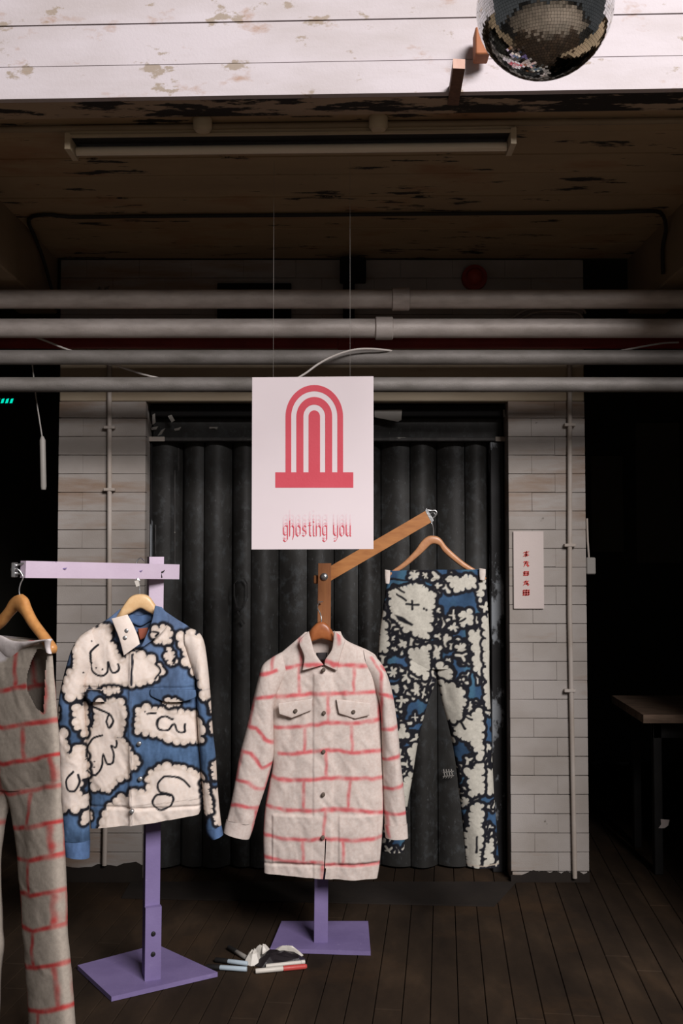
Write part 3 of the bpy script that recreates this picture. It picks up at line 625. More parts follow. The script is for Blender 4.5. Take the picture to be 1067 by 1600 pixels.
def words(txt, x0, x1, yb, xh, mb, w, Y):
    tot = sum(WID.get(ch, .62) for ch in txt) - .12; sx = (x1 - x0) / tot; x = x0
    for ch in txt:
        for st in LET.get(ch, []): nib(mb, [(x + a_ * sx, yb - b_ * xh) for a_, b_ in st], Y, w, 40, 0)
        x += WID.get(ch, .62) * sx
for k, (off, mt) in enumerate(((-17, 'pink3'), (-10, 'pink2'), (-4, 'pink1'), (0, 'print_red'))):
    mb = MB(); words('ghosting you', 442, 548, 838 + off, 17, mb, (2.6, 2.6, 2.6, 2.0)[k], YP - 0.0003 - 0.0003 * k)
    o = obj('lettering' if k == 3 else 'faded_lettering', mb, M[mt], t)
    if k < 3: o['label'] = ('faintest', 'faint', 'pale pink')[k] + ' ghost copy of the words above'
for x in (427, 547):
    p = at(x, 590, YP + 0.001)
    tag(obj('hanging_thread', MB().sweep([p - Vector((0, 0, 0.004)), (p.x, p.y, zc + 0.004)], 0.0005, 5), M['thread']), 'fine clear thread holding the poster at its ' + ('left' if x < 500 else 'right') + ' top corner', 'thread')

# ------------------------------------------------------------------ hangers
def hanger(name, label, edges_, Yf, mat, hook, thick=0.009, n=(0, -1, 0)):
    p = at(hook[-1][0], hook[-1][1], hook[-1][2]); t = empty(name, p); tag(t, label, 'hanger', 'wooden coat hangers')
    ribbon('wooden_arms', edges_, Yf, thick, None, t, 60, 12, 8, 0, 1, n, cap=True, power=0.35, mat=mat)
    obj('hook', MB().sweep([Vector(v) for v in resample([at(x, y, Y) for x, y, Y in hook], 40)], 0.0022, 8), M['steel'], t, smooth=True)
    return t
# ------------------------------------------------------------------ stand one (lilac, left)
Y1 = floor_y(1521) + 0.0
quad = [at(x, y, floor_y(y)) for x, y in ((121, 1516), (245, 1483), (340, 1527), (174, 1566))]
t = empty('display_stand', (quad[0] + quad[2]) / 2); tag(t, 'lilac painted timber stand with long side arm behind the denim jacket', 'stand', 'timber display stands')
obj('base_plate', MB().prism([Vector((v.x, v.y, 0.002)) for v in quad], (0, 0, 0.016)), M['lilac'], t)
rot1 = Matrix.Rotation(math.radians(31), 4, 'Z')
pb = at(235, 1518, 3.555); pt = at(243, 870, 3.56); 
fwd = Vector((0.10, -0.995, 0)).normalized()
armr = at(276, 893, 3.60); arml = at(36, 890, 3.12); ad = (armr - arml).normalized(); anr = Vector((ad.y, -ad.x, 0)).normalized()
def post(mb, a, c, dirx, w, d):
    diry = Vector((0, 0, 1)).cross(dirx).normalized()
    P0 = [dirx * sx * w / 2 + diry * sy * d / 2 for sx, sy in ((-1, -1), (1, -1), (1, 1), (-1, 1))]
    return mb.add([a + q for q in P0] + [c + q for q in P0], [(3, 2, 1, 0), (4, 5, 6, 7)] + [(i, (i + 1) % 4, (i + 1) % 4 + 4, i + 4) for i in range(4)])
pd = Vector((0.93, 0.36, 0)).normalized()
zmid = 0.30; f_ = lambda z: pb + (pt - pb) * ((z - pb.z) / (pt.z - pb.z))
pb0 = Vector((pb.x, pb.y, 0.018)); split = f_(at(240, 1000, 3.55).z)
o = obj('post', post(MB(), pb0, split, pd, 0.052, 0.045), M['lilac'], t)
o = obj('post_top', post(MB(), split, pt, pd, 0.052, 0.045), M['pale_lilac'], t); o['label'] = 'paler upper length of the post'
fz = f_(at(235, 1420, 3.5).z); off = pd.cross(Vector((0, 0, 1))) * 0.0; fr = -Vector((0, 0, 1)).cross(pd).normalized()
obj('foot_block', post(MB(), pb0 + fr * 0.034, fz + fr * 0.034, pd, 0.056, 0.022), M['lilac'], t)
for yy in (1461, 1493):
    c = at(234, yy, 3.5); q0 = f_(c.z) + fr * 0.045; obj('bolt', MB().sweep([q0, q0 + fr * 0.004, q0 + fr * 0.006], [0.008, 0.008, 0.004], 10), M['black'], t)
arm = MB()
def beam(mb, a, c, h, d, nrm):
    up = Vector((0, 0, 1)); dd = (c - a).normalized(); up = dd.cross(nrm).normalized()
    if up.z < 0: up = -up
    P0 = [up * su * h / 2 + nrm * sn * d / 2 for su, sn in ((-1, -1), (1, -1), (1, 1), (-1, 1))]
    return mb.add([a + q for q in P0] + [c + q for q in P0], [(3, 2, 1, 0), (4, 5, 6, 7)] + [(i, (i + 1) % 4, (i + 1) % 4 + 4, i + 4) for i in range(4)])
armn = anr if anr.y < 0 else -anr
armr2 = at(276, 893.5, 3.57); arml2 = at(36, 889.5, 3.10)
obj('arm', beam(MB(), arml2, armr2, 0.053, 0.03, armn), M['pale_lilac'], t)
for (x, y, Yk, pts) in ((0, 0, 0, [(92, 897), (96, 889), (104, 888)]), (0, 0, 0, [(211, 898), (216, 893), (222, 892)])):
    kk = (pts[0][0] - 36) / 240.0; yk = 3.10 + 0.47 * kk - 0.018
    mb = MB(); nib(mb, pts, yk, 3, 45); obj('scribble', mb, M['lilac'], t)
kk = (249 - 36) / 240.0; mb = MB()
nib(mb, [(240, 893), (247, 897), (257, 892)], 3.10 + 0.47 * kk - 0.02, 4, 60); nib(mb, [(244, 890), (250, 896), (252, 903)], 3.10 + 0.47 * kk - 0.02, 4, 20)
o = obj('chipped_mark', mb, M['black'], t)
hk = [at(x, y, 3.10) for x, y in ((38, 880), (27, 883), (20, 887), (18, 890), (21, 894), (28, 896), (38, 897))]
obj('end_hook', MB().sweep([Vector(v) for v in resample(hk, 30)], 0.0032, 8), M['steel'], t, smooth=True)
obj('end_bracket', MB().box((at(32, 0, 3.10).x, 3.085, at(0, 902, 3.1).z), (at(37.5, 0, 3.1).x, 3.12, at(0, 879, 3.1).z), 0.002), M['steel'], t)
# ------------------------------------------------------------------ stand two (purple and orange wood, centre)
YS = 3.87
quad = [at(x, y, floor_y(y)) for x, y in ((440, 1446), (575, 1446), (579, 1494), (422, 1489))]
t = empty('display_stand', (quad[0] + quad[2]) / 2); tag(t, 'stand with purple base and slanted orange timber arm behind the brick patterned shirt', 'stand', 'timber display stands')
obj('base_plate', MB().prism([Vector((v.x, v.y, 0.002)) for v in quad], (0, 0, 0.016)), M['lilac'], t)
a0 = at(501, 1468, YS); a0.z = 0.018; a2 = at(507, 880, YS); zs = at(500, 1250, YS).z; a1 = a0 + (a2 - a0) * (zs / a2.z)
px_ = Vector((1, 0.05, 0)).normalized()
obj('post', post(MB(), a0, a1, px_, 0.052, 0.045), M['lilac'], t)
o = obj('post_top', post(MB(), a1, a2, px_, 0.050, 0.045), M['post_wood'], t); o['label'] = 'red brown upper length of the post'
b0 = at(506, 902, YS + 0.036); b1 = at(671, 806, YS + 0.036)
o = obj('arm', beam(MB(), b0, b1, 0.050, 0.024, Vector((0, -1, 0))), M['orange_wood'], t); o['label'] = 'slanted orange timber arm'
p = at(506.5, 901, YS - 0.023); obj('bolt', MB().sweep([p, p + Vector((0, -0.005, 0)), p + Vector((0, -0.010, 0)), p + Vector((0, -0.012, 0))], [0.0145, 0.0145, 0.010, 0.003], 18), M['steel'], t, smooth=True)
obj('washer_lug', MB().box((at(491, 0, YS).x, YS - 0.01, at(0, 912, YS).z), (at(498, 0, YS).x, YS + 0.012, at(0, 899, YS).z), 0.003), M['post_wood'], t)
p = at(501, 944, YS - 0.022); obj('screw', MB().sweep([p, p + Vector((-0.006, -0.028, 0.012))], 0.003, 8), M['steel'], t)
b1n = (b1 - b0).normalized()
o = obj('end_hook', MB().sweep([Vector(v) for v in resample([at(x, y, YS + 0.03) for x, y in ((668, 797), (674, 798), (680, 798), (682, 802), (679, 807), (673, 812))], 30)], 0.003, 8), M['steel'], t, smooth=True)
obj('end_plate', MB().prism([b1 + Vector((0, -0.013, 0)) + q for q in (Vector((-0.018, 0, 0.02)), Vector((-0.012, 0, 0.03)), Vector((0.016, 0, -0.018)), Vector((0.007, 0, -0.028)))], (0, 0.027, 0)), M['steel'], t)

# ------------------------------------------------------------------ cloud painted denim jacket
def jz(p): return (80 + p[0] / 3.811, 930 + p[1] / 3.811)
def JZ(l): return [jz(p) for p in l]
def JP(l): return [(jz(a), jz(c)) for a, c in l]
CL = [  # clouds traced from the coat, zoomed coordinates
 [(165, 240), (300, 180), (350, 180), (345, 245), (385, 300), (400, 350), (430, 385), (490, 345), (600, 370), (650, 410), (665, 450), (630, 490), (540, 515), (420, 520), (300, 525), (200, 540), (185, 600), (130, 590), (100, 540), (130, 450), (160, 420), (160, 330)],
 [(620, 200), (680, 185), (720, 220), (710, 275), (650, 275), (612, 250)], [(700, 310), (730, 330), (755, 390), (725, 405), (695, 370)],
 [(775, 240), (830, 215), (905, 250), (960, 400), (960, 620), (920, 610), (890, 500), (850, 430), (805, 385), (805, 310), (775, 270)],
 [(290, 640), (420, 600), (450, 650), (440, 780), (410, 830), (470, 870), (490, 930), (540, 970), (520, 1010), (480, 1010), (460, 1070), (410, 1080), (390, 1110), (340, 1150), (250, 1130), (235, 1050), (228, 900), (225, 810), (290, 750), (285, 700)],
 [(540, 670), (600, 655), (700, 680), (840, 690), (900, 780), (900, 870), (820, 860), (740, 850), (690, 820), (570, 800), (530, 790), (545, 740), (530, 710)],
 [(310, 1380), (350, 1260), (410, 1210), (500, 1160), (600, 1140), (595, 1050), (650, 1010), (740, 1000), (840, 1040), (920, 1090), (930, 1250), (900, 1340), (660, 1350), (500, 1380)],
 [(40, 790), (100, 810), (120, 950), (190, 900), (215, 950), (215, 1060), (165, 1150), (215, 1200), (200, 1250), (60, 1260), (40, 1100), (30, 850)],
 [(165, 660), (215, 640), (215, 820), (175, 780), (160, 700)], [(30, 660), (55, 670), (60, 710), (35, 740)],
 [(300, 565), (350, 545), (420, 545), (420, 560), (340, 580)], [(215, 1290), (240, 1290), (240, 1330), (205, 1340)],
 [(955, 640), (990, 640), (990, 700), (960, 700)], [(960, 760), (990, 770), (1000, 830), (960, 820)], [(965, 990), (1010, 990), (1010, 1100), (975, 1080)],
 [(975, 1150), (1010, 1150), (1020, 1360), (985, 1340), (970, 1260)], [(685, 620), (740, 615), (770, 640), (720, 650)], [(900, 1110), (940, 1110), (960, 1280), (925, 1290)]]
LOBE = [17, 12, 9, 16, 15, 16, 16, 16, 14, 9, 9, 10, 8, 9, 8, 9, 8, 9]
ST = [[(290, 290), (250, 330), (243, 390), (260, 450), (310, 475), (345, 450), (352, 390), (362, 430), (390, 452), (415, 435), (412, 405)],
 [(320, 825), (255, 850), (218, 910), (220, 960)], [(222, 1040), (270, 1062), (310, 1020), (322, 940), (345, 990), (378, 985), (388, 930), (370, 885), (400, 890), (405, 855)],
 [(345, 740), (362, 700), (388, 735), (362, 778), (345, 740)], [(245, 645), (360, 695)],
 [(735, 725), (690, 708), (650, 730), (655, 780), (710, 788), (745, 752), (768, 798), (805, 800), (805, 755)],
 [(832, 1130), (775, 1075), (695, 1062), (650, 1105), (662, 1150), (735, 1172), (722, 1235), (655, 1255), (618, 1215), (648, 1168), (735, 1172)],
 [(150, 1035), (108, 1090), (120, 1142), (160, 1150), (187, 1100), (175, 1055)], [(632, 400), (662, 440), (632, 492)], [(730, 385), (748, 372), (738, 398)], [(610, 215), (640, 225), (625, 245)],
 [(640, 690), (600, 690)], [(500, 345), (497, 520)]]
DOT = [(280, 425), (318, 435), (252, 268), (225, 980), (265, 985), (262, 1020), (592, 692), (575, 680), (620, 262), (205, 455)]
def jacket_pat(x, y):
    P = np.stack([(x - 80) * 3.811, (y - 930) * 3.811], -1)
    P = P + 7 * np.stack([vnoise(P[:, 0] / 30, P[:, 1] / 30, 3), vnoise(P[:, 0] / 30, P[:, 1] / 30, 4)], -1)
    nz = vnoise(P[:, 0] / 90, P[:, 1] / 90, 11) + 0.5 * vnoise(P[:, 0] / 12, P[:, 1] / 60, 12)
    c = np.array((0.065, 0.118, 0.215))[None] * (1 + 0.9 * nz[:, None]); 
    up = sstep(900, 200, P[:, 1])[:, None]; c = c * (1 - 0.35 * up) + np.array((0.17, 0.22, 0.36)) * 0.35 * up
    rs = np.random.RandomState(3)
    for poly, r in zip(CL, LOBE):
        d = scallop(P, poly, r * 1.35, rs)
        c = airbrush(c, 1 - sstep(4, 17, np.abs(d - 5)), INK)
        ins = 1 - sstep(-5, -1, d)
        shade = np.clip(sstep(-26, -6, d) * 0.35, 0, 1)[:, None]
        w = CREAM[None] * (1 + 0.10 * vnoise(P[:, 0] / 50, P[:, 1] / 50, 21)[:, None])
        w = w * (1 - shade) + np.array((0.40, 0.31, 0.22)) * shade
        c = c * (1 - ins[:, None]) + w * ins[:, None]
    for s in ST: c = airbrush(c, (1 - sstep(4.0, 9, line_d(P, [tuple(v) for v in resample(s, len(s) * 4)]))), INK)
    for s in DOT: c = airbrush(c, (1 - sstep(4, 8, line_d(P, [s]))), INK)
    c = airbrush(c, 0.35 * (1 - sstep(0, 5, np.abs(P[:, 1] - 548 - 0.01 * P[:, 0])) ) * (P[:, 0] > 200), (0.03, 0.05, 0.1))
    for (x0, x1) in ((498, 500), (480, 482)): c = airbrush(c, 0.45 * (1 - sstep(0, 4, np.abs(P[:, 0] - x0))) * (P[:, 1] > 340) * (P[:, 1] < 1360), (0.05, 0.05, 0.07))
    c = airbrush(c, 0.4 * (1 - sstep(0, 4, np.abs(P[:, 1] - (1255 - 0.08 * (P[:, 0] - 230))))) * (P[:, 0] > 225) * (P[:, 0] < 905), (0.16, 0.12, 0.09))
    return np.clip(c, 0.004, 0.9)
def blue_pat(x, y):
    nz = vnoise(x / 18, y / 18, 31) + 0.5 * vnoise(x / 4, y / 9, 32)
    return np.clip(np.array((0.075, 0.13, 0.25))[None] * (1 + 0.8 * nz[:, None]), 0, 1)
YJ = lambda px: 3.43 + 0.0002 * (px - 215)
t = empty('denim_jacket', at(220, 1290, 3.43)); tag(t, 'blue denim jacket painted with white clouds on the lilac stand', 'jacket')
neck = JZ([(425, 90), (640, 60), (610, 200), (560, 290), (520, 330), (450, 250)])
torso = JP([((405, 85), (650, 75)), ((330, 145), (745, 140)), ((235, 200), (830, 195)), ((190, 245), (860, 245)), ((188, 400), (868, 400)), ((192, 600), (868, 620)), ((202, 800), (876, 850)), ((212, 1000), (888, 1000)), ((225, 1200), (900, 1150)), ((231, 1310), (908, 1225)), ((235, 1385), (880, 1302))])
def puff(px, py):      # hem band and chest seam press into the cloth
    s = -0.007 * np.exp(-((py - (930 + 1250 / 3.811)) / 2.2) ** 2) - 0.006 * np.exp(-((py - (930 + 545 / 3.811)) / 2.0) ** 2)
    return s + 0.006 * np.exp(-((px - 209) / 3.5) ** 2)
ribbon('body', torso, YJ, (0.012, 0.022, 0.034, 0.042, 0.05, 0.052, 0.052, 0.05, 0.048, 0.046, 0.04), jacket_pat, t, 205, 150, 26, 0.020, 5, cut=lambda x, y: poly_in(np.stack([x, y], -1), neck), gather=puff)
lsl = JP([((245, 196), (290, 330)), ((175, 240), (240, 440)), ((130, 310), (205, 500)), ((98, 400), (200, 560)), ((68, 520), (200, 640)), ((45, 650), (202, 720)), ((38, 800), (208, 830)), ((46, 1000), (216, 1010)), ((58, 1200), (224, 1200)), ((68, 1400), (230, 1410)), ((74, 1450), (232, 1455))])
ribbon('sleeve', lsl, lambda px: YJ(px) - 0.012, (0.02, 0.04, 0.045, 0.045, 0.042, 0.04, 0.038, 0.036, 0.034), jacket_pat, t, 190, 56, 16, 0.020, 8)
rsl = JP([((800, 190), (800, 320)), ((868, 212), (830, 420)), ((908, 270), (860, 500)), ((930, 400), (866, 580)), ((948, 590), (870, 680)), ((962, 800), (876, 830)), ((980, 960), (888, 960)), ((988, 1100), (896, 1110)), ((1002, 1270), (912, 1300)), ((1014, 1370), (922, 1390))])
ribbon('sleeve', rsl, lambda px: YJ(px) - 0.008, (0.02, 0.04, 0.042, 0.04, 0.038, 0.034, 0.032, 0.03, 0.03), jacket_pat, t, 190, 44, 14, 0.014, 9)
ribbon('cuff', JP([((73, 1450), (232, 1455)), ((78, 1500), (231, 1508)), ((80, 1545), (229, 1562))]), lambda px: YJ(px) - 0.015, 0.034, blue_pat, t, 22, 44, 12, 0.006, 12)
ribbon('cuff', JP([((1014, 1368), (920, 1388)), ((1020, 1400), (930, 1420)), ((1024, 1425), (955, 1450))]), lambda px: YJ(px) - 0.012, 0.03, blue_pat, t, 16, 30, 12, 0.005, 13)
# collar: standing back band, left flap, right lapel
def white_pat(x, y):
    nz = vnoise(x / 10, y / 10, 41); return np.clip(CREAM[None] * (1.08 + 0.2 * nz[:, None]), 0, 1)
ribbon('collar_band', JP([((405, 88), (440, 150)), ((450, 100), (480, 165)), ((530, 120), (530, 185)), ((600, 95), (580, 160)), ((645, 70), (615, 140))]), lambda px: YJ(px) + 0.005, 0.006, blue_pat, t, 60, 14, 6, 0.004, 14)
o = ribbon('collar_flap', JP([((358, 140), (455, 115)), ((378, 190), (485, 170)), ((405, 260), (515, 240)), ((432, 360), (528, 290))]), lambda px: YJ(px) - 0.055, 0.007, white_pat, t, 60, 40, 8, 0.004, 15, cap=True, power=0.3); o['label'] = 'turned up white painted collar flap'
ribbon('collar_flap', JP([((618, 62), (660, 72)), ((600, 150), (700, 130)), ((575, 215), (690, 185)), ((545, 285), (640, 240)), ((520, 325), (560, 300))]), lambda px: YJ(px) - 0.052, 0.006, jacket_pat, t, 60, 40, 8, 0.005, 16, cap=True, power=0.3)
ribbon('neck_label', JP([((515, 200), (578, 192)), ((518, 235), (575, 225)), ((528, 268), (565, 250))]), lambda px: YJ(px) - 0.004, 0.003, None, t, 8, 8, 4, 0, 1, cap=True, mat=M['label_rust'])
for (a, c, e) in (((200, 560), (330, 600), (270, 640)), ((590, 560), (860, 580), (720, 640))):
    ribbon('pocket_flap', JP([((a[0], a[1]), (c[0], a[1] + 4)), ((a[0] + 4, (a[1] + e[1]) / 2), (c[0] - 2, (c[1] + e[1]) / 2)), ((e[0] - 40, e[1] - 4), (e[0] + 60, e[1] - 6))]), lambda px: YJ(px) - 0.055, 0.006, jacket_pat, t, 24, 50, 6, 0.004, 17, cap=True, power=0.3)
for (x, y) in ((438, 255), (447, 212), (522, 885), (528, 1095), (478, 1290)):
    p = at(*jz((x, y)), 3.43 - 0.056 - (0.010 if y < 300 else 0.008)); obj('button', MB().sweep([p + Vector((0, 0.012, 0)), p, p - Vector((0, 0.002, 0))], [0.0075, 0.0075, 0.005], 14), M['button_steel'], t, smooth=True)
hanger('coat_hanger', 'blonde wooden hanger inside the denim jacket collar',
    [((165, 984), (165, 990)), ((180, 966), (178, 976)), ((193, 946), (196, 963)), ((204, 932), (206, 958)), ((218, 928), (219, 951)), ((232, 931), (230, 956)), ((243, 945), (243, 963)), ((258, 967), (255, 976)), ((275, 982), (275, 988))],
    lambda px: YJ(px) - 0.012 + 0.018 * sstep(24, 42, np.abs(px - 217)), M['hanger_blonde'], [(218, 930, 3.42), (218, 920, 3.42), (216, 908, 3.42), (212, 896, 3.425), (213, 880, 3.44), (219, 872, 3.46), (225, 876, 3.49)], (0.004, 0.005, 0.010, 0.012, 0.012, 0.012, 0.010, 0.005, 0.004))
p = at(214, 911, 3.41); t2 = empty('garment_clip', p); tag(t2, 'tiny white clip on the hook of the denim jacket hanger', 'clip')
obj('jaw', MB().prism([at(x, y, 3.405) for x, y in ((210, 908), (216, 906), (218, 915), (213, 917))], (0, 0.008, 0)), M['offwhite'], t2)
obj('spring', MB().sweep([at(212, 906, 3.41), at(215, 903, 3.41), at(218, 907, 3.41)], 0.002, 6), M['steel'], t2)

# ------------------------------------------------------------------ brick patterned overshirt
def sz(p): return (340 + p[0] / 3.334, 960 + p[1] / 3.334)
def SP(l): return [(sz(a), sz(c)) for a, c in l]
RED = (0.60, 0.115, 0.125); SH = np.array((0.62, 0.53, 0.48))
TOR = [[(285, 292), (360, 272), (430, 262), (500, 255), (620, 255), (720, 262), (850, 262)], [(285, 428), (400, 415), (500, 406), (600, 402), (700, 400), (850, 398)],
 [(285, 582), (350, 580), (450, 572), (580, 550), (700, 556), (850, 545)], [(325, 718), (420, 710), (500, 702), (580, 690), (700, 705), (862, 704)],
 [(285, 836), (350, 850), (450, 848), (570, 836), (700, 840), (862, 846)], [(240, 985), (350, 1005), (450, 1006), (560, 998), (700, 1002), (868, 1028)],
 [(236, 1135), (340, 1155), (440, 1158), (560, 1146), (700, 1158), (858, 1150)], [(236, 1250), (340, 1270), (450, 1276), (545, 1272), (560, 1282), (700, 1285), (845, 1292)],
 [(422, 265), (432, 412)], [(712, 265), (710, 398)], [(288, 215), (285, 290)], [(425, 100), (440, 250)], [(575, 405), (578, 552)], [(458, 575), (455, 702)], [(698, 560), (702, 704)], [(566, 692), (568, 836)],
 [(450, 850), (452, 1004)], [(690, 842), (678, 1002)], [(565, 1000), (552, 1148)], [(446, 1158), (445, 1275)], [(655, 1158), (655, 1284)], [(548, 1275), (545, 1390)], [(240, 990), (236, 1135)], [(868, 870), (868, 1020)], [(845, 270), (842, 545)], [(270, 840), (250, 985)]]
SLL = [[(205, 312), (250, 305), (310, 285)], [(180, 432), (240, 425), (300, 420)], [(140, 572), (205, 585), (250, 640), (300, 665)], [(105, 702), (175, 712), (235, 790), (290, 775)], [(80, 852), (170, 865), (205, 895), (250, 910)],
 [(60, 985), (130, 985), (225, 1004)], [(195, 430), (165, 575)], [(130, 705), (100, 855)], [(205, 1000), (180, 1170)], [(290, 780), (245, 905)], [(290, 215), (282, 290)]]
SLR = [[(845, 405), (880, 412), (915, 430)], [(850, 592), (890, 588), (950, 574)], [(856, 748), (900, 742), (960, 728)], [(866, 902), (910, 895), (980, 878)], [(870, 1030), (920, 1032), (990, 1026)],
 [(800, 225), (850, 300), (850, 400)], [(852, 420), (850, 590)], [(882, 1035), (892, 1165)], [(855, 270), (880, 285)]]
def brick_pat(lines, wd=7.5, org=(340, 960), sc=3.334, base=SH, red=RED, seed=50):
    def f(x, y):
        P = np.stack([(x - org[0]) * sc, (y - org[1]) * sc], -1)
        P = P + 8 * np.stack([vnoise(P[:, 0] / 35, P[:, 1] / 35, seed), vnoise(P[:, 0] / 35, P[:, 1] / 35, seed + 1)], -1)
        c = base[None] * (1 + 0.06 * vnoise(P[:, 0] / 60, P[:, 1] / 60, seed + 2)[:, None]) * np.ones((len(x), 1))
        a = np.zeros(len(x))
        for l in lines:
            d = line_d(P, l); k = 0.75 + 0.6 * vnoise(P[:, 0] / 25, P[:, 1] / 25, seed + 3)
            vert = abs(l[0][0] - l[-1][0]) < abs(l[0][1] - l[-1][1]); kk = 0.72 if vert else 0.95
            a = np.maximum(a, np.clip(kk * k * 1.25, 0, 1) * np.exp(-(d / (wd * (1.25 if vert else 1.5))) ** 3))
        return np.clip(airbrush(c, np.clip(a, 0, 0.95), red), 0, 1)
    return f
YB = 3.765
t = empty('brick_pattern_shirt', at(500, 1370, YB)); tag(t, 'cream overshirt with airbrushed red brick lines on the centre stand', 'shirt')
sneck = [sz(p) for p in [(478, 70), (608, 70), (612, 170), (560, 262), (545, 268), (500, 215), (470, 140)]]
tor = SP([((455, 92), (640, 88)), ((400, 140), (672, 135)), ((335, 195), (790, 190)), ((300, 225), (830, 225)), ((285, 300), (846, 300)), ((284, 430), (848, 430)), ((286, 600), (850, 600)), ((286, 780), (858, 780)), ((268, 880), (862, 880)), ((248, 1000), (866, 1000)), ((238, 1140), (858, 1150)), ((240, 1290), (844, 1300)), ((241, 1342), (832, 1372))])
def spuff(px, py):
    s = -0.005 * np.exp(-((py - (960 + 1290 / 3.334)) / 1.8) ** 2)
    s = s + 0.005 * sstep(489, 491.5, px) * sstep(521, 517, px) * (py > 1050)
    s = s + 0.006 * sstep(425, 428, px) * sstep(492, 488, px) * sstep(1345, 1342, py) * sstep(1268, 1271, py) + 0.006 * sstep(528, 531, px) * sstep(592, 588, px) * sstep(1345, 1342, py) * sstep(1268, 1271, py)
    return s
ribbon('body', tor, YB, (0.012, 0.03, 0.04, 0.048, 0.05, 0.052, 0.052, 0.054, 0.054, 0.054, 0.05, 0.045), brick_pat(TOR), t, 220, 130, 26, 0.022, 61, cut=lambda x, y: poly_in(np.stack([x, y], -1), sneck) | ((np.abs(x - (509 - (y - 1305) * 0.03)) < (y - 1305) * 0.022 + 0.3) & (y > 1305)), gather=spuff)
sl = SP([((335, 195), (360, 300)), ((285, 222), (315, 400)), ((235, 262), (296, 470)), ((212, 330), (292, 540)), ((180, 460), (292, 640)), ((150, 590), (292, 730)), ((112, 740), (276, 810)), ((90, 870), (250, 900)), ((68, 985), (215, 1005)), ((48, 1070), (192, 1085))])
ribbon('sleeve', sl, YB - 0.012, (0.02, 0.035, 0.042, 0.042, 0.04, 0.038, 0.036, 0.034), brick_pat(SLL), t, 170, 56, 16, 0.018, 63)
sr = SP([((760, 185), (780, 300)), ((815, 215), (815, 380)), ((862, 268), (840, 450)), ((895, 350), (850, 520)), ((920, 460), (853, 600)), ((940, 610), (856, 700)), ((955, 780), (860, 830)), ((972, 930), (866, 960)), ((985, 1090), (870, 1095))])
ribbon('sleeve', sr, YB - 0.012, (0.02, 0.035, 0.042, 0.04, 0.038, 0.036, 0.034), brick_pat(SLR), t, 170, 50, 16, 0.016, 64)
ribbon('cuff', SP([((44, 1068), (194, 1082)), ((36, 1100), (182, 1125)), ((30, 1132), (166, 1168))]), YB - 0.014, 0.037, brick_pat([[(192, 1080), (178, 1170)]]), t, 26, 48, 14, 0.006, 65)
ribbon('cuff', SP([((988, 1088), (868, 1092)), ((990, 1125), (870, 1125)), ((992, 1163), (874, 1160))]), YB - 0.014, 0.036, brick_pat([[(880, 1080), (890, 1150)]]), t, 26, 40, 14, 0.006, 66)
CR = brick_pat([[(440, 265), (500, 262), (545, 268)], [(560, 240), (600, 262), (628, 255)], [(440, 110), (425, 140)], [(625, 90), (630, 150)]], 9)
ribbon('collar', SP([((474, 88), (478, 100)), ((440, 118), (492, 150)), ((425, 150), (505, 195)), ((450, 222), (530, 235)), ((440, 292), (552, 262))]), YB - 0.048, 0.008, CR, t, 70, 36, 8, 0.004, 67, cap=True, power=0.35)
ribbon('collar', SP([((606, 84), (612, 90)), ((600, 150), (662, 132)), ((590, 190), (655, 165)), ((560, 235), (640, 215)), ((556, 262), (622, 292))]), YB - 0.048, 0.008, CR, t, 70, 36, 8, 0.004, 68, cap=True, power=0.35)
o = ribbon('neck_label', SP([((513, 200), (572, 198)), ((514, 222), (570, 220)), ((516, 240), (568, 238))]), YB - 0.002, 0.003, None, t, 6, 6, 4, 0, 1, cap=True, mat=M['label_dark'])
FL = lambda x, y: np.clip(SH[None] * (1.05 + 0.1 * vnoise(x / 8, y / 8, 71)[:, None]), 0, 1) * np.ones((len(x), 1))
for k, (tp, bt) in enumerate(((((315, 462), (492, 436)), [(322, 520), (385, 541), (488, 500)]), (((618, 440), (795, 460)), [(632, 516), (715, 545), (790, 526)]))):
    up_, lo = [tp[0], ((tp[0][0] + tp[1][0]) / 2, (tp[0][1] + tp[1][1]) / 2), tp[1]], bt
    prs = [(sz(a), sz(c)) for a, c in zip(up_, lo)]; prs = [prs[0], ((prs[0][0][0] * .5 + prs[1][0][0] * .5, prs[0][0][1] * .5 + prs[1][0][1] * .5), (prs[0][1][0] * .5 + prs[1][1][0] * .5, prs[0][1][1] * .5 + prs[1][1][1] * .5 )), prs[1], prs[2]]
    ribbon('pocket_flap', prs, YB - 0.054, 0.006, FL, t, 50, 24, 8, 0.003, 72, cap=True, power=0.2, smooth=False)
for (x, y) in ((406, 503), (708, 508), (554, 514), (552, 716), (550, 940), (552, 290), (548, 1165)):
    p = at(*sz((x, y)), YB - 0.066); obj('button', MB().sweep([p + Vector((0, 0.016, 0)), p, p - Vector((0, 0.002, 0))], [0.0072, 0.0072, 0.005], 14), M['button_wood'], t, smooth=True)
hanger('coat_hanger', 'red brown wooden hanger inside the cream overshirt collar',
    [((425, 1040), (428, 1048)), ((455, 1020), (458, 1030)), ((476, 1000), (481, 1012)), ((484, 985), (486, 1004)), ((494, 974), (494, 1001)), ((502, 971), (502, 999)), ((510, 974), (511, 1001)), ((519, 985), (520, 1004)), ((528, 1000), (525, 1012)), ((550, 1020), (548, 1030)), ((580, 1040), (578, 1048))],
    lambda px: YB - 0.018 + 0.022 * sstep(12, 26, np.abs(px - 502)), M['hanger_red'], [(502, 976, YB - 0.018), (502, 966, YB - 0.018), (500, 958, YB - 0.01), (496, 950, YB), (498, 942, YB + 0.03), (504, 940, YB + 0.05)], (0.005, 0.005, 0.007, 0.012, 0.014, 0.014, 0.014, 0.012, 0.007, 0.005, 0.005))

